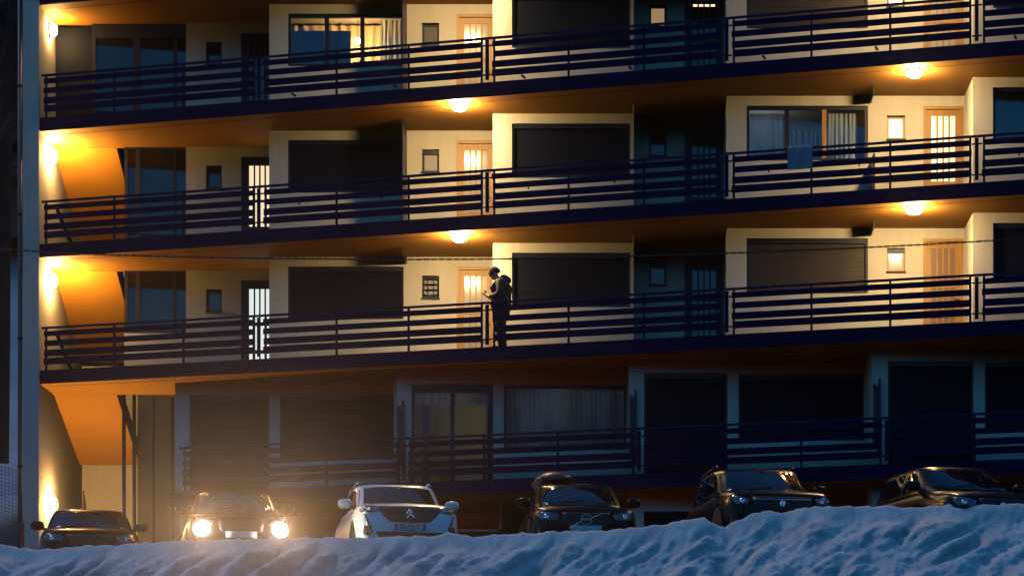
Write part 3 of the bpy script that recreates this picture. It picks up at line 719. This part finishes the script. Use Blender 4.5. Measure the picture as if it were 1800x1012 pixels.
def make_car(name, label, loc, rz, paint, kind, L=4.3, Wd=1.78, Hh=1.52, headlamps=False, badge=None, group='cars parked in front of the building'):
    t = thing(name, label, 'car', (loc[0], loc[1], 0.0), group, world=False, rz=R(rz))
    h = Hh / 1.52; zb = 1.0 * h; y0 = -L / 2
    nose = .92 if kind == 'suv' else .80
    st = [(y0, .70, .34, nose - .20), (y0 + .05, .82, .27, nose - .10), (y0 + .16, .91, .22, nose - .02), (y0 + .40, .97, .20, nose + .035), (y0 + .85, 1.0, .19, nose + .085),
          (y0 + 1.25, 1.0, .19, zb - .03), (y0 + 1.9, 1.0, .19, zb), (0.4, 1.0, .19, zb + .01), (L / 2 - .9, 1.0, .2, zb + .03), (L / 2 - .35, .97, .24, zb + .03), (L / 2 - .08, .90, .30, zb - .02), (L / 2, .80, .36, zb - .14)]
    v, f = car_shell(L, Wd, st); body = mesh_obj('body', v, f, paint, t); b1 = BVHTree.FromPolygons(v, f)
    rear = L / 2 - .12 if kind == 'suv' else L / 2 - .45
    wb = Wd / 2 * .91; wr = Wd / 2 * (.78 if kind == 'suv' else .72)
    c = (y0 + 1.12, rear, y0 + 1.95, rear - .42, zb - .06, Hh - .035, wb, wr)
    v, f = car_cabin(Wd, c); mesh_obj('cabin', v, f, paint, t); b2 = BVHTree.FromPolygons(v, f)
    BV = [b1, b2]
    def cw(z): # cabin half width at height
        s = min(1, max(0, (z - c[4]) / (c[5] - c[4]))); return wb + (wr - wb) * s ** 1.25
    zt, zl = Hh - .13, zb + .035
    wsb, wst = cw(zl) - .085, cw(zt) - .075
    ws = decal([b2], [(-wsb, zl), (-wsb * .5, zl - .02), (0, zl - .025), (wsb * .5, zl - .02), (wsb, zl), (wst, zt), (wst * .5, zt + .025), (0, zt + .032), (-wst * .5, zt + .025), (-wst, zt)], 'F', .006, 'windscreen', 'car_glass', t)
    decal([b2], [(-wsb + .05, zl + .03), (wsb - .05, zl + .03), (wst - .04, zt), (-wst + .04, zt)], 'B', .006, 'rear_window', 'car_glass', t, 3)
    for s in (-1, 1):
        ya, yb_ = y0 + 1.55, rear - .35
        decal([b2], [(ya, zl + .01), (y0 + 2.35, zl), (y0 + 2.35, zt + .01), (y0 + 2.02, zt - .02)], s, .006, 'side_window', 'car_glass', t, 3)
        decal([b2], [(y0 + 2.43, zl), (yb_, zl + .03), (yb_ - .28, zt - .02), (y0 + 2.43, zt + .01)], s, .006, 'side_window', 'car_glass', t, 3)
        # mirror
        mb = MB(); xm = Wd / 2 + .045
        ring = []
        rows = []
        for q, sc in ((-.09, .35), (-.075, .75), (-.04, .97), (.02, 1.0), (.05, .9)):
            rows.append([(s * (xm + .125 * sc * math.copysign(abs(cos(a)) ** .7, cos(a))), y0 + 1.52 + q, zl + .05 + .085 * sc * math.copysign(abs(sin(a)) ** .7, sin(a))) for a in [2 * pi * i / 16 for i in range(16)]])
        v, f = grid_mesh(rows); mir = mesh_obj('mirror', v, f, paint, t)
        mb.hexa([(s * (wb - .08), y0 + 1.48, zl - .06), (s * (xm - .03), y0 + 1.50, zl - .0), (s * (xm - .03), y0 + 1.55, zl - .0), (s * (wb - .08), y0 + 1.58, zl - .06), (s * (wb - .08), y0 + 1.48, zl - .01), (s * (xm - .03), y0 + 1.50, zl + .05), (s * (xm - .03), y0 + 1.55, zl + .05), (s * (wb - .08), y0 + 1.58, zl - .01)])
        mb.build('mirror_arm', 'black_plastic', mir, False, (0, 0, 0))
        # wheels and arches
        for yw in (y0 + .88, L / 2 - .80):
            xw = Wd / 2 - .12; rW = .335 if kind == 'suv' else .31
            mb = MB(); mb.lathe([(rW * .62, -.10 * s), (rW * .93, -.11 * s), (rW, -.07 * s), (rW, .07 * s), (rW * .95, .115 * s), (rW * .64, .118 * s), (rW * .60, .05 * s)], (s * xw, yw, rW), 'X', n=32)
            wh = mb.build('wheel', 'rubber', t, True, (0, 0, 0))
            mb = MB()
            for k in range(5):
                a = 2 * pi * k / 5 + .3; d = Vector((0, cos(a), sin(a))); nrm = Vector((0, -sin(a), cos(a)))
                c0 = Vector((s * (xw + .085), yw, rW)); a0 = c0 + d * .05; a1 = c0 + d * rW * .62
                w0, w1 = nrm * .045, nrm * .03; dx = Vector((s * .02, 0, 0))
                mb.hexa([a0 - w0, a1 - w1, a1 + w1, a0 + w0, a0 - w0 + dx, a1 - w1 + dx, a1 + w1 + dx, a0 + w0 + dx])
            mb.lathe([(rW * .66, .05 * s), (rW * .66, .105 * s), (rW * .58, .105 * s), (rW * .58, .05 * s)], (s * xw, yw, rW), 'X', n=32)
            mb.build('rim', 'chrome' if paint == 'paint_white' else 'black_plastic', wh, False, (0, 0, 0))
            arch = [(yw + (rW + .075) * cos(a), rW + (rW + .075) * sin(a)) for a in [pi * i / 14 for i in range(15)]] + [(yw + (rW + .02) * cos(a), rW + (rW + .02) * sin(a)) for a in [pi * i / 14 for i in range(14, -1, -1)]]
            decal([b1], [p for p in arch if p[1] > .2], s, .004, 'wheel_arch', 'black_plastic', t, 2)
            hole = [(yw + (rW + .02) * cos(a), rW + (rW + .02) * sin(a)) for a in [pi * i / 18 for i in range(19)]]
            decal([b1], [p for p in hole if p[1] > .2], s, .003, 'wheel_well', 'rubber', t, 2)
    # front
    if badge == 'lion':
        decal([b1], [(-.56, .90), (-.45, .905), (0, .91), (.45, .905), (.56, .90), (.53, .83), (.44, .72), (.34, .63), (0, .615), (-.34, .63), (-.44, .72), (-.53, .83)], 'F', .006, 'grille', 'black_plastic', t, 4, .006)
        for s in (1, -1):
            hl = [(.47, .885), (.60, .91), (.82, .945), (.835, .88), (.80, .80), (.68, .775), (.54, .80)]
            hl = hl if s == 1 else sym(hl)
            o = decal([b1], hl, 'F', .014, 'headlight', 'lens', t, 4, .006)
            for cx_, cz_ in ((.58, .845), (.70, .86)):
                pr = [(s * cx_ + .034 * cos(a), cz_ + .034 * sin(a)) for a in [2 * pi * i / 10 for i in range(10)]]
                decal([b1], pr, 'F', .024, 'projector', 'chrome', o, 1)
            fang = [(.735, .755), (.765, .755), (.70, .50), (.66, .42), (.63, .44)]
            decal([b1], fang if s == 1 else sym(fang), 'F', .010, 'daytime_light', 'lens', t, 3, .005)
            fog = [(.64, .55), (.76, .56), (.80, .46), (.77, .40), (.66, .40)]
            decal([b1], fog if s == 1 else sym(fog), 'F', .008, 'intake', 'black_plastic', t, 3)
        decal([b1], [(-.58, .46), (.58, .46), (.52, .36), (-.52, .36)], 'F', .008, 'lower_grille', 'black_plastic', t, 3)
        plate = decal([b1], [(-.26, .60), (.26, .60), (.26, .49), (-.26, .49)], 'F', .022, 'number_plate', 'plate', t, 2, .006)
        yb_ = min(v.co.y for v in plate.data.vertices) - .004
        for v in plate.data.vertices: v.co.y = yb_ + .004 + (.006 if v.index % 2 else 0)
        for s in (-1, 1):
            mb = MB(); mb.box(s * .24 - .019, s * .24 + .019, yb_ - .001, yb_ + .002, .492, .598); mb.build('plate_band', 'plate_blue', plate, False, (0, 0, 0))
        cu = bpy.data.curves.new('plate_text', 'FONT'); cu.body = 'GE-190-FC'; cu.size = .098; cu.align_x = 'CENTER'; cu.align_y = 'CENTER'; cu.extrude = .0005
        ot = bpy.data.objects.new('tmp_text', cu); COL.objects.link(ot)
        bpy.context.view_layer.update()
        me = bpy.data.meshes.new_from_object(ot.evaluated_get(bpy.context.evaluated_depsgraph_get())); bpy.data.objects.remove(ot)
        me.transform(Matrix.Rotation(R(90), 4, 'X') @ Matrix.Scale(.80, 4, (1, 0, 0))); me.materials.clear(); me.materials.append(MATS['ink'])
        link('plate_lettering', me, plate, (0, yb_ - .002, .545))
        lion = [(-.045, .075), (-.015, .10), (.025, .095), (.03, .075), (.012, .068), (.02, .05), (.06, .055), (.075, .04), (.04, .03), (.03, .012), (.055, -.02), (.08, -.04), (.09, -.075), (.065, -.08), (.058, -.055), (.03, -.035), (.0, -.02), (-.02, -.05), (-.045, -.085), (-.07, -.08), (-.05, -.045), (-.03, -.01), (-.015, .02), (-.04, .022), (-.075, .01), (-.085, .028), (-.05, .045), (-.03, .055)]
        decal([b1], [(x_ * .85, .765 + z_ * .85) for x_, z_ in lion], 'F', .022, 'badge', 'chrome', t, 1, .006)
    else:
        n_ = nose
        gw = .50 if kind == 'suv' else .40
        decal([b1], [(-gw, n_ - .09), (gw, n_ - .09), (gw - .05, n_ - .33), (-gw + .05, n_ - .33)], 'F', .006, 'grille', 'black_plastic', t, 3, .005)
        for k in range(5):
            zz = n_ - .13 - k * .042
            decal([b1], [(-gw + .03, zz + .005), (gw - .03, zz + .005), (gw - .03, zz - .005), (-gw + .03, zz - .005)], 'F', .014, 'grille_bar', 'chrome' if kind == 'suv' and k == 0 else 'dark_metal', t, 4, .004)
        for s in (1, -1):
            hl = [(gw + .05, n_ - .13), (gw + .16, n_ - .10), (.78, n_ - .06), (.80, n_ - .13), (.76, n_ - .21), (gw + .08, n_ - .22)]
            o = decal([b1], hl if s == 1 else sym(hl), 'F', .012, 'headlight', 'lens', t, 4, .006)
            hx, hz = s * .66, n_ - (.155 if not headlamps else .27)
            r_ = .135 if headlamps else .045
            pr = [(hx + r_ * cos(a), hz + r_ * .9 * sin(a)) for a in [2 * pi * i / 20 for i in range(20)]]
            decal([b1], pr, 'F', .030, 'projector', 'headlamp_on' if headlamps else 'chrome', o, 2, .01)
            if headlamps:
                y_h = b1.ray_cast(Vector((hx, -6, hz)), Vector((0, 1, 0)))[0].y
                sl = bpy.data.lights.new('headlight_beam', 'SPOT'); so = bpy.data.objects.new('headlight_beam', sl); COL.objects.link(so); so.parent = o
                sl.energy = 5200; sl.color = (1.0, .62, .32); sl.spot_size = R(14); sl.spot_blend = 1.0; sl.shadow_soft_size = .05
                so.location = (hx, y_h - .07, hz); so.rotation_euler = (R(-84), 0, R(-3))
            tl = [(.62, zb - .02), (.84, zb - .04), (.82, zb - .22), (.64, zb - .20)]
            decal([b1], tl if s == 1 else sym(tl), 'B', .010, 'tail_light', 'tail_on' if headlamps else 'red_paint', t, 3, .006)
        decal([b1], [(-.62, .36), (.62, .36), (.55, .25), (-.55, .25)], 'F', .006, 'lower_grille', 'black_plastic', t, 3)
        decal([b1], [(-.26, .49), (.26, .49), (.26, .38), (-.26, .38)], 'F', .016, 'number_plate', 'plate', t, 2, .006)
        if badge == 'ring':
            zc_ = n_ - .21
            rg = [(.085 * cos(a), zc_ + .085 * sin(a)) for a in [2 * pi * i / 20 for i in range(20)]]
            decal([b1], rg, 'F', .020, 'badge', 'black_plastic', t, 1, .004)
            y_b = b1.ray_cast(Vector((0, -6, zc_)), Vector((0, 1, 0)))[0].y
            mb = MB(); mb.lathe([(.083, 0), (.098, 0), (.098, -.012), (.083, -.012), (.083, 0)], (0, y_b - .034, zc_), 'Y', n=28); mb.box(-.095, .095, y_b - .052, y_b - .042, zc_ - .016, zc_ + .016); mb.build('badge_ring', 'chrome', t, False, (0, 0, 0))
            bar_ = [(-gw + .1, zc_ - .15), (-gw + .13, zc_ - .15), (-.085, zc_ - .035), (-.085, zc_ - .02)]
            decal([b1], bar_, 'F', .020, 'badge_bar', 'chrome', t, 2, .004)
            decal([b1], [(.085, zc_ + .02), (.085, zc_ + .035), (gw - .10, zc_ + .12), (gw - .12, zc_ + .105)], 'F', .020, 'badge_bar', 'chrome', t, 2, .004)
        elif badge == 'plain':
            zc_ = n_ - .20
            decal([b1], [(.05 * cos(a), zc_ + .06 * sin(a)) for a in [2 * pi * i / 12 for i in range(12)]], 'F', .026, 'badge', 'chrome', t, 1, .004)
    if kind == 'suv':
        for s in (-1, 1):
            mb = MB(); xr = s * (wr - .06); pts_ = [(xr, y0 + 2.1, Hh - .02), (xr, y0 + 2.25, Hh + .035), (xr, rear - .75, Hh + .035), (xr, rear - .55, Hh - .02)]
            for a_, b_ in zip(pts_, pts_[1:]): mb.bar(a_, b_, .014, n=8)
            mb.build('roof_rail', 'black_plastic' if paint != 'paint_white' else 'chrome', t, True, (0, 0, 0))
    for k_ in (-.32, .32):    # wipers
        p0 = b2.ray_cast(Vector((k_, -6, zl + .02)), Vector((0, 1, 0)))[0]; p1 = b2.ray_cast(Vector((k_ + .40, -6, zl + .075)), Vector((0, 1, 0)))[0]
        if p0 and p1:
            mb = MB(); mb.bar(p0 + Vector((0, -.02, 0)), p1 + Vector((0, -.018, 0)), .009, n=6); mb.build('wiper', 'black_plastic', t, False, (0, 0, 0))
    return t
make_car('parked_car', 'dark low car parked below the stair bay wall lamp', (-10.02, 52.0), 11, 'paint_black', 'sedan', 4.4, 1.78, 1.42)
make_car('parked_car', 'car with blazing headlights facing over the snow bank', (-7.0, 49.6), 11, 'paint_grey', 'sedan', 4.3, 1.76, 1.45, headlamps=True)
make_car('parked_car', 'white crossover car with lion badge and dark grille', (-4.17, 49.4), 12, 'paint_white', 'suv', 4.3, 1.77, 1.54, badge='lion')
VC = make_car('parked_car', 'black car with round barred badge and a roof box', (-.98, 48.8), 6, 'paint_black', 'sedan', 4.4, 1.80, 1.46, badge='ring')
make_car('parked_car', 'dark sport utility car with chrome strip across its grille', (2.10, 47.7), 9, 'paint_grey', 'suv', 4.4, 1.84, 1.58, badge='plain')
make_car('parked_car', 'black car turned aslant at the end of the parked row', (5.30, 47.0), 16, 'paint_black', 'sedan', 4.5, 1.82, 1.50, badge='plain')
# roof box on the black car
bx_ = thing('roof_box', 'pale tapered roof box on the black car', 'roof box', (-.98, 48.8, 0), None, False, R(6))
rows = []
for y_, w_, h_ in ((-.75, .10, .06), (-.70, .20, .16), (-.5, .28, .27), (.0, .33, .33), (.7, .34, .34), (1.0, .28, .26), (1.1, .12, .10)):
    h_ *= .62
    rows.append([(-.32 + w_ * math.copysign(abs(cos(a)) ** .75, cos(a)) * (1 if sin(a) < 0 else .62 + .38 * (1 - sin(a))), .7 + y_, 1.53 + h_ * .5 + h_ * .5 * math.copysign(abs(sin(a)) ** .8, sin(a))) for a in [2 * pi * i / 20 for i in range(20)]])
v, f = grid_mesh(rows); mesh_obj('shell', v, f, 'roof_box_shell', bx_)
for y_ in (.35, 1.2):
    mb = MB(); mb.bar((-.62, y_, 1.495), (.30, y_, 1.495), .018, n=8); mb.build('cross_bar', 'black_plastic', bx_, True, (0, 0, 0))

# ------------------------------------------------------------------ the person on the balcony
def skin(name, verts, edges, rad, m, parent, root=0, sub=2):
    me = bpy.data.meshes.new(name); me.from_pydata(verts, edges, []); o = bpy.data.objects.new(name + '_tmp', me); COL.objects.link(o)
    md = o.modifiers.new('s', 'SKIN'); md.use_smooth_shade = True
    for i, sv in enumerate(me.skin_vertices[0].data):
        r = rad[i]; sv.radius = (r, r) if not isinstance(r, tuple) else r; sv.use_root = (i == root)
    sb = o.modifiers.new('u', 'SUBSURF'); sb.levels = sub; sb.render_levels = sub
    bpy.context.view_layer.update()
    out = bpy.data.meshes.new_from_object(o.evaluated_get(bpy.context.evaluated_depsgraph_get()))
    bpy.data.objects.remove(o); out.materials.clear(); out.materials.append(MATS[m]); out.shade_smooth(); out.name = name
    return link(name, out, parent, (0, 0, 0))
pxp = -2.74; pyp = ye(pxp) + .42
PE = thing('person', 'person in dark hooded jacket and beanie bowed over a phone at the railing', 'person', (pxp, pyp, TOPS['C']), None, False, R(-8))
PE.scale = (1.13, 1.13, 1.0)
V = [(0, 0, .95), (.01, 0, 1.12), (.0, 0, 1.30), (-.02, 0, 1.43), (-.06, 0, 1.50), (-.10, 0, 1.56), (-.135, 0, 1.62), (-.15, 0, 1.67)]
E = [(i, i + 1) for i in range(7)]; Rr = [.13, .12, .14, .10, .055, .062, .088, .075]
hand = {}
for s in (-1, 1):
    b = len(V); V += [(.01, s * .16, 1.43), (.035, s * .23, 1.17), (-.16, s * .13, 1.10), (-.235, s * .085, 1.145), (-.275, s * .07, 1.18)]
    Rr += [.062, .047, .038, .030, .032]; E += [(3, b), (b, b + 1), (b + 1, b + 2), (b + 2, b + 3), (b + 3, b + 4)]
    for k in range(4):           # four fingers curled round the phone
        q = len(V); yy = s * (.085 - .017 * k); zz = 1.20 - .012 * k
        V += [(-.315, yy * .8 + s * .008, zz + .012), (-.340, yy * .6, zz + .034), (-.325, yy * .35, zz + .05 - .004 * k)]
        Rr += [.0095, .009, .008]; E += [(b + 4, q), (q, q + 1), (q + 1, q + 2)]
    q = len(V); V += [(-.262, s * .035, 1.195), (-.285, s * .015, 1.232)]; Rr += [.011, .009]; E += [(b + 3, q), (q, q + 1)]
    b = len(V); V += [(.0, s * .095, .88), (-.005, s * .105, .50), (.03, s * .11, .10), (-.06, s * .115, .05), (-.15, s * .12, .04)]
    Rr += [.095, .062, .042, .04, .032]; E += [(0, b), (b, b + 1), (b + 1, b + 2), (b + 2, b + 3), (b + 3, b + 4)]
# nose and chin, ears
q = len(V); V += [(-.225, 0, 1.60), (-.19, 0, 1.545)]; Rr += [.018, .035]; E += [(6, q), (5, q + 1)]
skin('body', V, E, Rr, 'skin', PE)
JV = [(0.01, 0, .80), (.01, 0, .95), (.02, 0, 1.12), (.015, 0, 1.30), (.0, 0, 1.42), (-.03, 0, 1.49)]
JE = [(i, i + 1) for i in range(5)]; JR = [(.175, .195), (.17, .19), (.175, .19), (.185, .20), (.14, .15), (.085, .09)]
for s in (-1, 1):
    b = len(JV); JV += [(.02, s * .20, 1.40), (.05, s * .265, 1.16), (-.06, s * .20, 1.115), (-.19, s * .115, 1.125)]
    JR += [.092, .078, .070, .055]; JE += [(4, b), (b, b + 1), (b + 1, b + 2), (b + 2, b + 3)]
jk = skin('jacket', JV, JE, JR, 'jacket', PE, 2)
HV = [(-.03, 0, 1.47), (.05, 0, 1.475), (.11, 0, 1.44), (.125, 0, 1.38)]; skin('hood', HV, [(0, 1), (1, 2), (2, 3)], [(.10, .13), (.10, .15), (.075, .13), (.045, .09)], 'jacket', PE)
TV = [(0.005, 0, .92)]; TE = []; TR = [.15]
for s in (-1, 1):
    b = len(TV); TV += [(.0, s * .10, .84), (-.005, s * .108, .50), (.03, s * .112, .12), (.03, s * .112, .06)]; TR += [.115, .085, .072, .070]; TE += [(0, b), (b, b + 1), (b + 1, b + 2), (b + 2, b + 3)]
skin('trousers', TV, TE, TR, 'trousers', PE)
for s in (-1, 1): skin('shoe', [(.055, s * .112, .05), (-.04, s * .115, .055), (-.13, s * .12, .045), (-.20, s * .122, .04)], [(0, 1), (1, 2), (2, 3)], [.050, .055, .050, .036], 'shoe', PE)
mb = MB(); mb.lathe([(.108, -.045), (.112, -.02), (.108, .02), (.095, .06), (.07, .092), (.035, .11), (.001, .115)], (0, 0, 0), n=24)
o = mb.build('beanie', 'knit', PE, True, (-.128, 0, 1.655)); o.rotation_euler = (0, R(-32), 0); o.scale = (1.06, .92, 1)
ph = thing('phone', 'small phone held by the person at the railing', 'phone', (pxp, pyp, TOPS['C'] + 1.16), None, False, R(-8)); ph.scale = (1.13, 1.13, 1.0)
mb = MB(); mb.hexa([(-.335, -.036, .03), (-.315, -.036, .02), (-.315, .036, .02), (-.335, .036, .03), (-.285, -.036, .115), (-.277, -.036, .11), (-.277, .036, .11), (-.285, .036, .115)]); mb.build('case', 'black_plastic', ph, False, (0, 0, 0))
mb = MB(); mb.hexa([(-.3135, -.032, .028), (-.3125, -.032, .028), (-.3125, .032, .028), (-.3135, .032, .028), (-.276, -.032, .104), (-.275, -.032, .104), (-.275, .032, .104), (-.276, .032, .104)]); mb.build('screen', 'pane_dark', ph, False, (0, 0, 0))

# ------------------------------------------------------------------ beyond the end wall: fence, marker, trees, wood
fz = lambda x_, y_: ground_z(x_, y_)
fy = 66.5
fn = thing('wire_fence', 'wire mesh fence on the snowy slope beyond the end wall', 'fence', (-17, fy, fz(-17, fy)))
mb = MB()
for i in range(int(7 / .085)):
    x_ = -20.5 + i * .085; z_ = fz(x_, fy); mb.box(x_ - .006, x_ + .006, fy - .004, fy + .004, z_ + .05, z_ + 1.25)
for k in range(15):
    for i in range(14):
        xa_, xb_ = -20.5 + i * .5, -20 + i * .5; za_, zb_ = fz(xa_, fy) + .05 + k * .085, fz(xb_, fy) + .05 + k * .085
        mb.hexa([(xa_, fy - .009, za_), (xb_, fy - .009, zb_), (xb_, fy - .0045, zb_), (xa_, fy - .0045, za_), (xa_, fy - .009, za_ + .01), (xb_, fy - .009, zb_ + .01), (xb_, fy - .0045, zb_ + .01), (xa_, fy - .0045, za_ + .01)])
mb.build('mesh_panel', 'wire_galv', fn)
for x_ in (-20.5, -18.2, -15.9, -13.9):
    mb = MB(); mb.bar((x_, fy + .04, fz(x_, fy) - .2), (x_, fy + .04, fz(x_, fy) + 1.35), .03); mb.build('post', 'wire_galv', fn)
mk = at(40, 951, 60.5)
mp = thing('marker_post', 'thin red and white marker post beside the end wall', 'post', (mk.x, mk.y, ground_z(mk.x, mk.y)))
zg = ground_z(mk.x, mk.y)
mb = MB(); mb.bar((mk.x, mk.y, zg - .1), (mk.x, mk.y, mk.z - .12), .03, n=8); mb.build('pole', 'white_paint', mp)
mb = MB(); mb.bar((mk.x, mk.y, mk.z - .12), (mk.x, mk.y, mk.z + .22), .036, n=8); mb.build('red_band', 'red_paint', mp)
mb = MB(); mb.bar((mk.x, mk.y, mk.z + .22), (mk.x, mk.y, mk.z + .40), .034, n=8); mb.build('top_band', 'black_plastic', mp)

def bare_tree(x, y, hgt, lean, seed, label):
    rnd = random.Random(seed); z = ground_z(x, y)
    t = thing('bare_tree', label, 'tree', (x, y, z), 'bare trees beyond the end wall', world=False)
    tr = MB(); br = MB()
    def grow(p, d, ln, r, lev, mb):
        n = 5 if lev < 2 else 3; q = p
        for i in range(n):
            d = (d + Vector((rnd.uniform(-1, 1), rnd.uniform(-1, 1), rnd.uniform(-.5, .7))) * (.10 if lev == 0 else .22)).normalized()
            e = q + d * ln / n; r2 = r * (1 - .16 if lev == 0 else .82)
            mb.bar(q, e, r, r2, n=6 if lev < 2 else 3, cap=False)
            if lev < 4:
                k = (2 if i > 0 else 0) if lev == 0 else (2 if lev < 3 else 1)
                for _ in range(k):
                    side = Vector((rnd.uniform(-1, 1), rnd.uniform(-1, 1), rnd.uniform(-.15, .7))).normalized()
                    grow(e, (d * .45 + side).normalized(), ln * rnd.uniform(.38, .60), r2 * .52, lev + 1, br)
            q, r = e, r2
    grow(Vector((0, 0, -.2)), Vector((lean, 0, 1)).normalized(), hgt, hgt * .017, 0, tr)
    tr.build('trunk', 'bark', t, True, (0, 0, 0)); br.build('crown', 'bark', t, False, (0, 0, 0))
bare_tree(-17.4, 73.0, 15, .04, 3, 'tall bare tree closest behind the wire fence')
bare_tree(-20.2, 76.5, 18, -.02, 5, 'taller bare tree behind the fence with wide crown')
bare_tree(-18.9, 84.0, 20, .03, 11, 'bare tree higher up the slope beyond the fence')
bare_tree(-23.2, 92.0, 22, .05, 17, 'tallest bare tree at the back of the slope')
# the far wood on the hill behind and the one across the valley (reflected in the glass)
mb = MB(); rnd = random.Random(2)
def spruce(x, y, hgt):
    z = ground_z(x, y) - .5; r = hgt * .19
    for k in range(4):
        a = k / 4; mb.bar((x, y, z + hgt * (.08 + .9 * a * .8)), (x, y, z + hgt * min(1, .08 + .9 * a * .8 + .38)), r * (1 - a * .75), .02, n=7, cap=False)
for i in range(800):
    y = rnd.uniform(104, 300); x = -y * .25 + rnd.uniform(-60, 45); spruce(x, y, rnd.uniform(9, 20))
for i in range(500): spruce(rnd.uniform(-90, 90), rnd.uniform(-190, -75), rnd.uniform(10, 22))
tag(mb.build('wood', 'forest'), 'dark spruce wood on the slopes', None, kind='stuff')

# ------------------------------------------------------------------ haze volume added to give the headlights a glow
mb = MB(); mb.box(-262, 262, -302, 422, -8, 330); hz = mb.build('haze', 'black_plastic'); hz['kind'] = 'stuff'; hz['label'] = 'thin haze added to make the headlights glow'
hm = bpy.data.materials.new('haze'); hm.use_nodes = True; nt = hm.node_tree; nt.nodes.clear()
ho = nt.nodes.new('ShaderNodeOutputMaterial'); hv = nt.nodes.new('ShaderNodeVolumePrincipled')
hv.inputs['Color'].default_value = (1.0, 0.94, 0.88, 1); hv.inputs['Density'].default_value = 0.00006; hv.inputs['Anisotropy'].default_value = 0.94
nt.links.new(hv.outputs[0], ho.inputs['Volume']); hz.data.materials.clear(); hz.data.materials.append(hm)
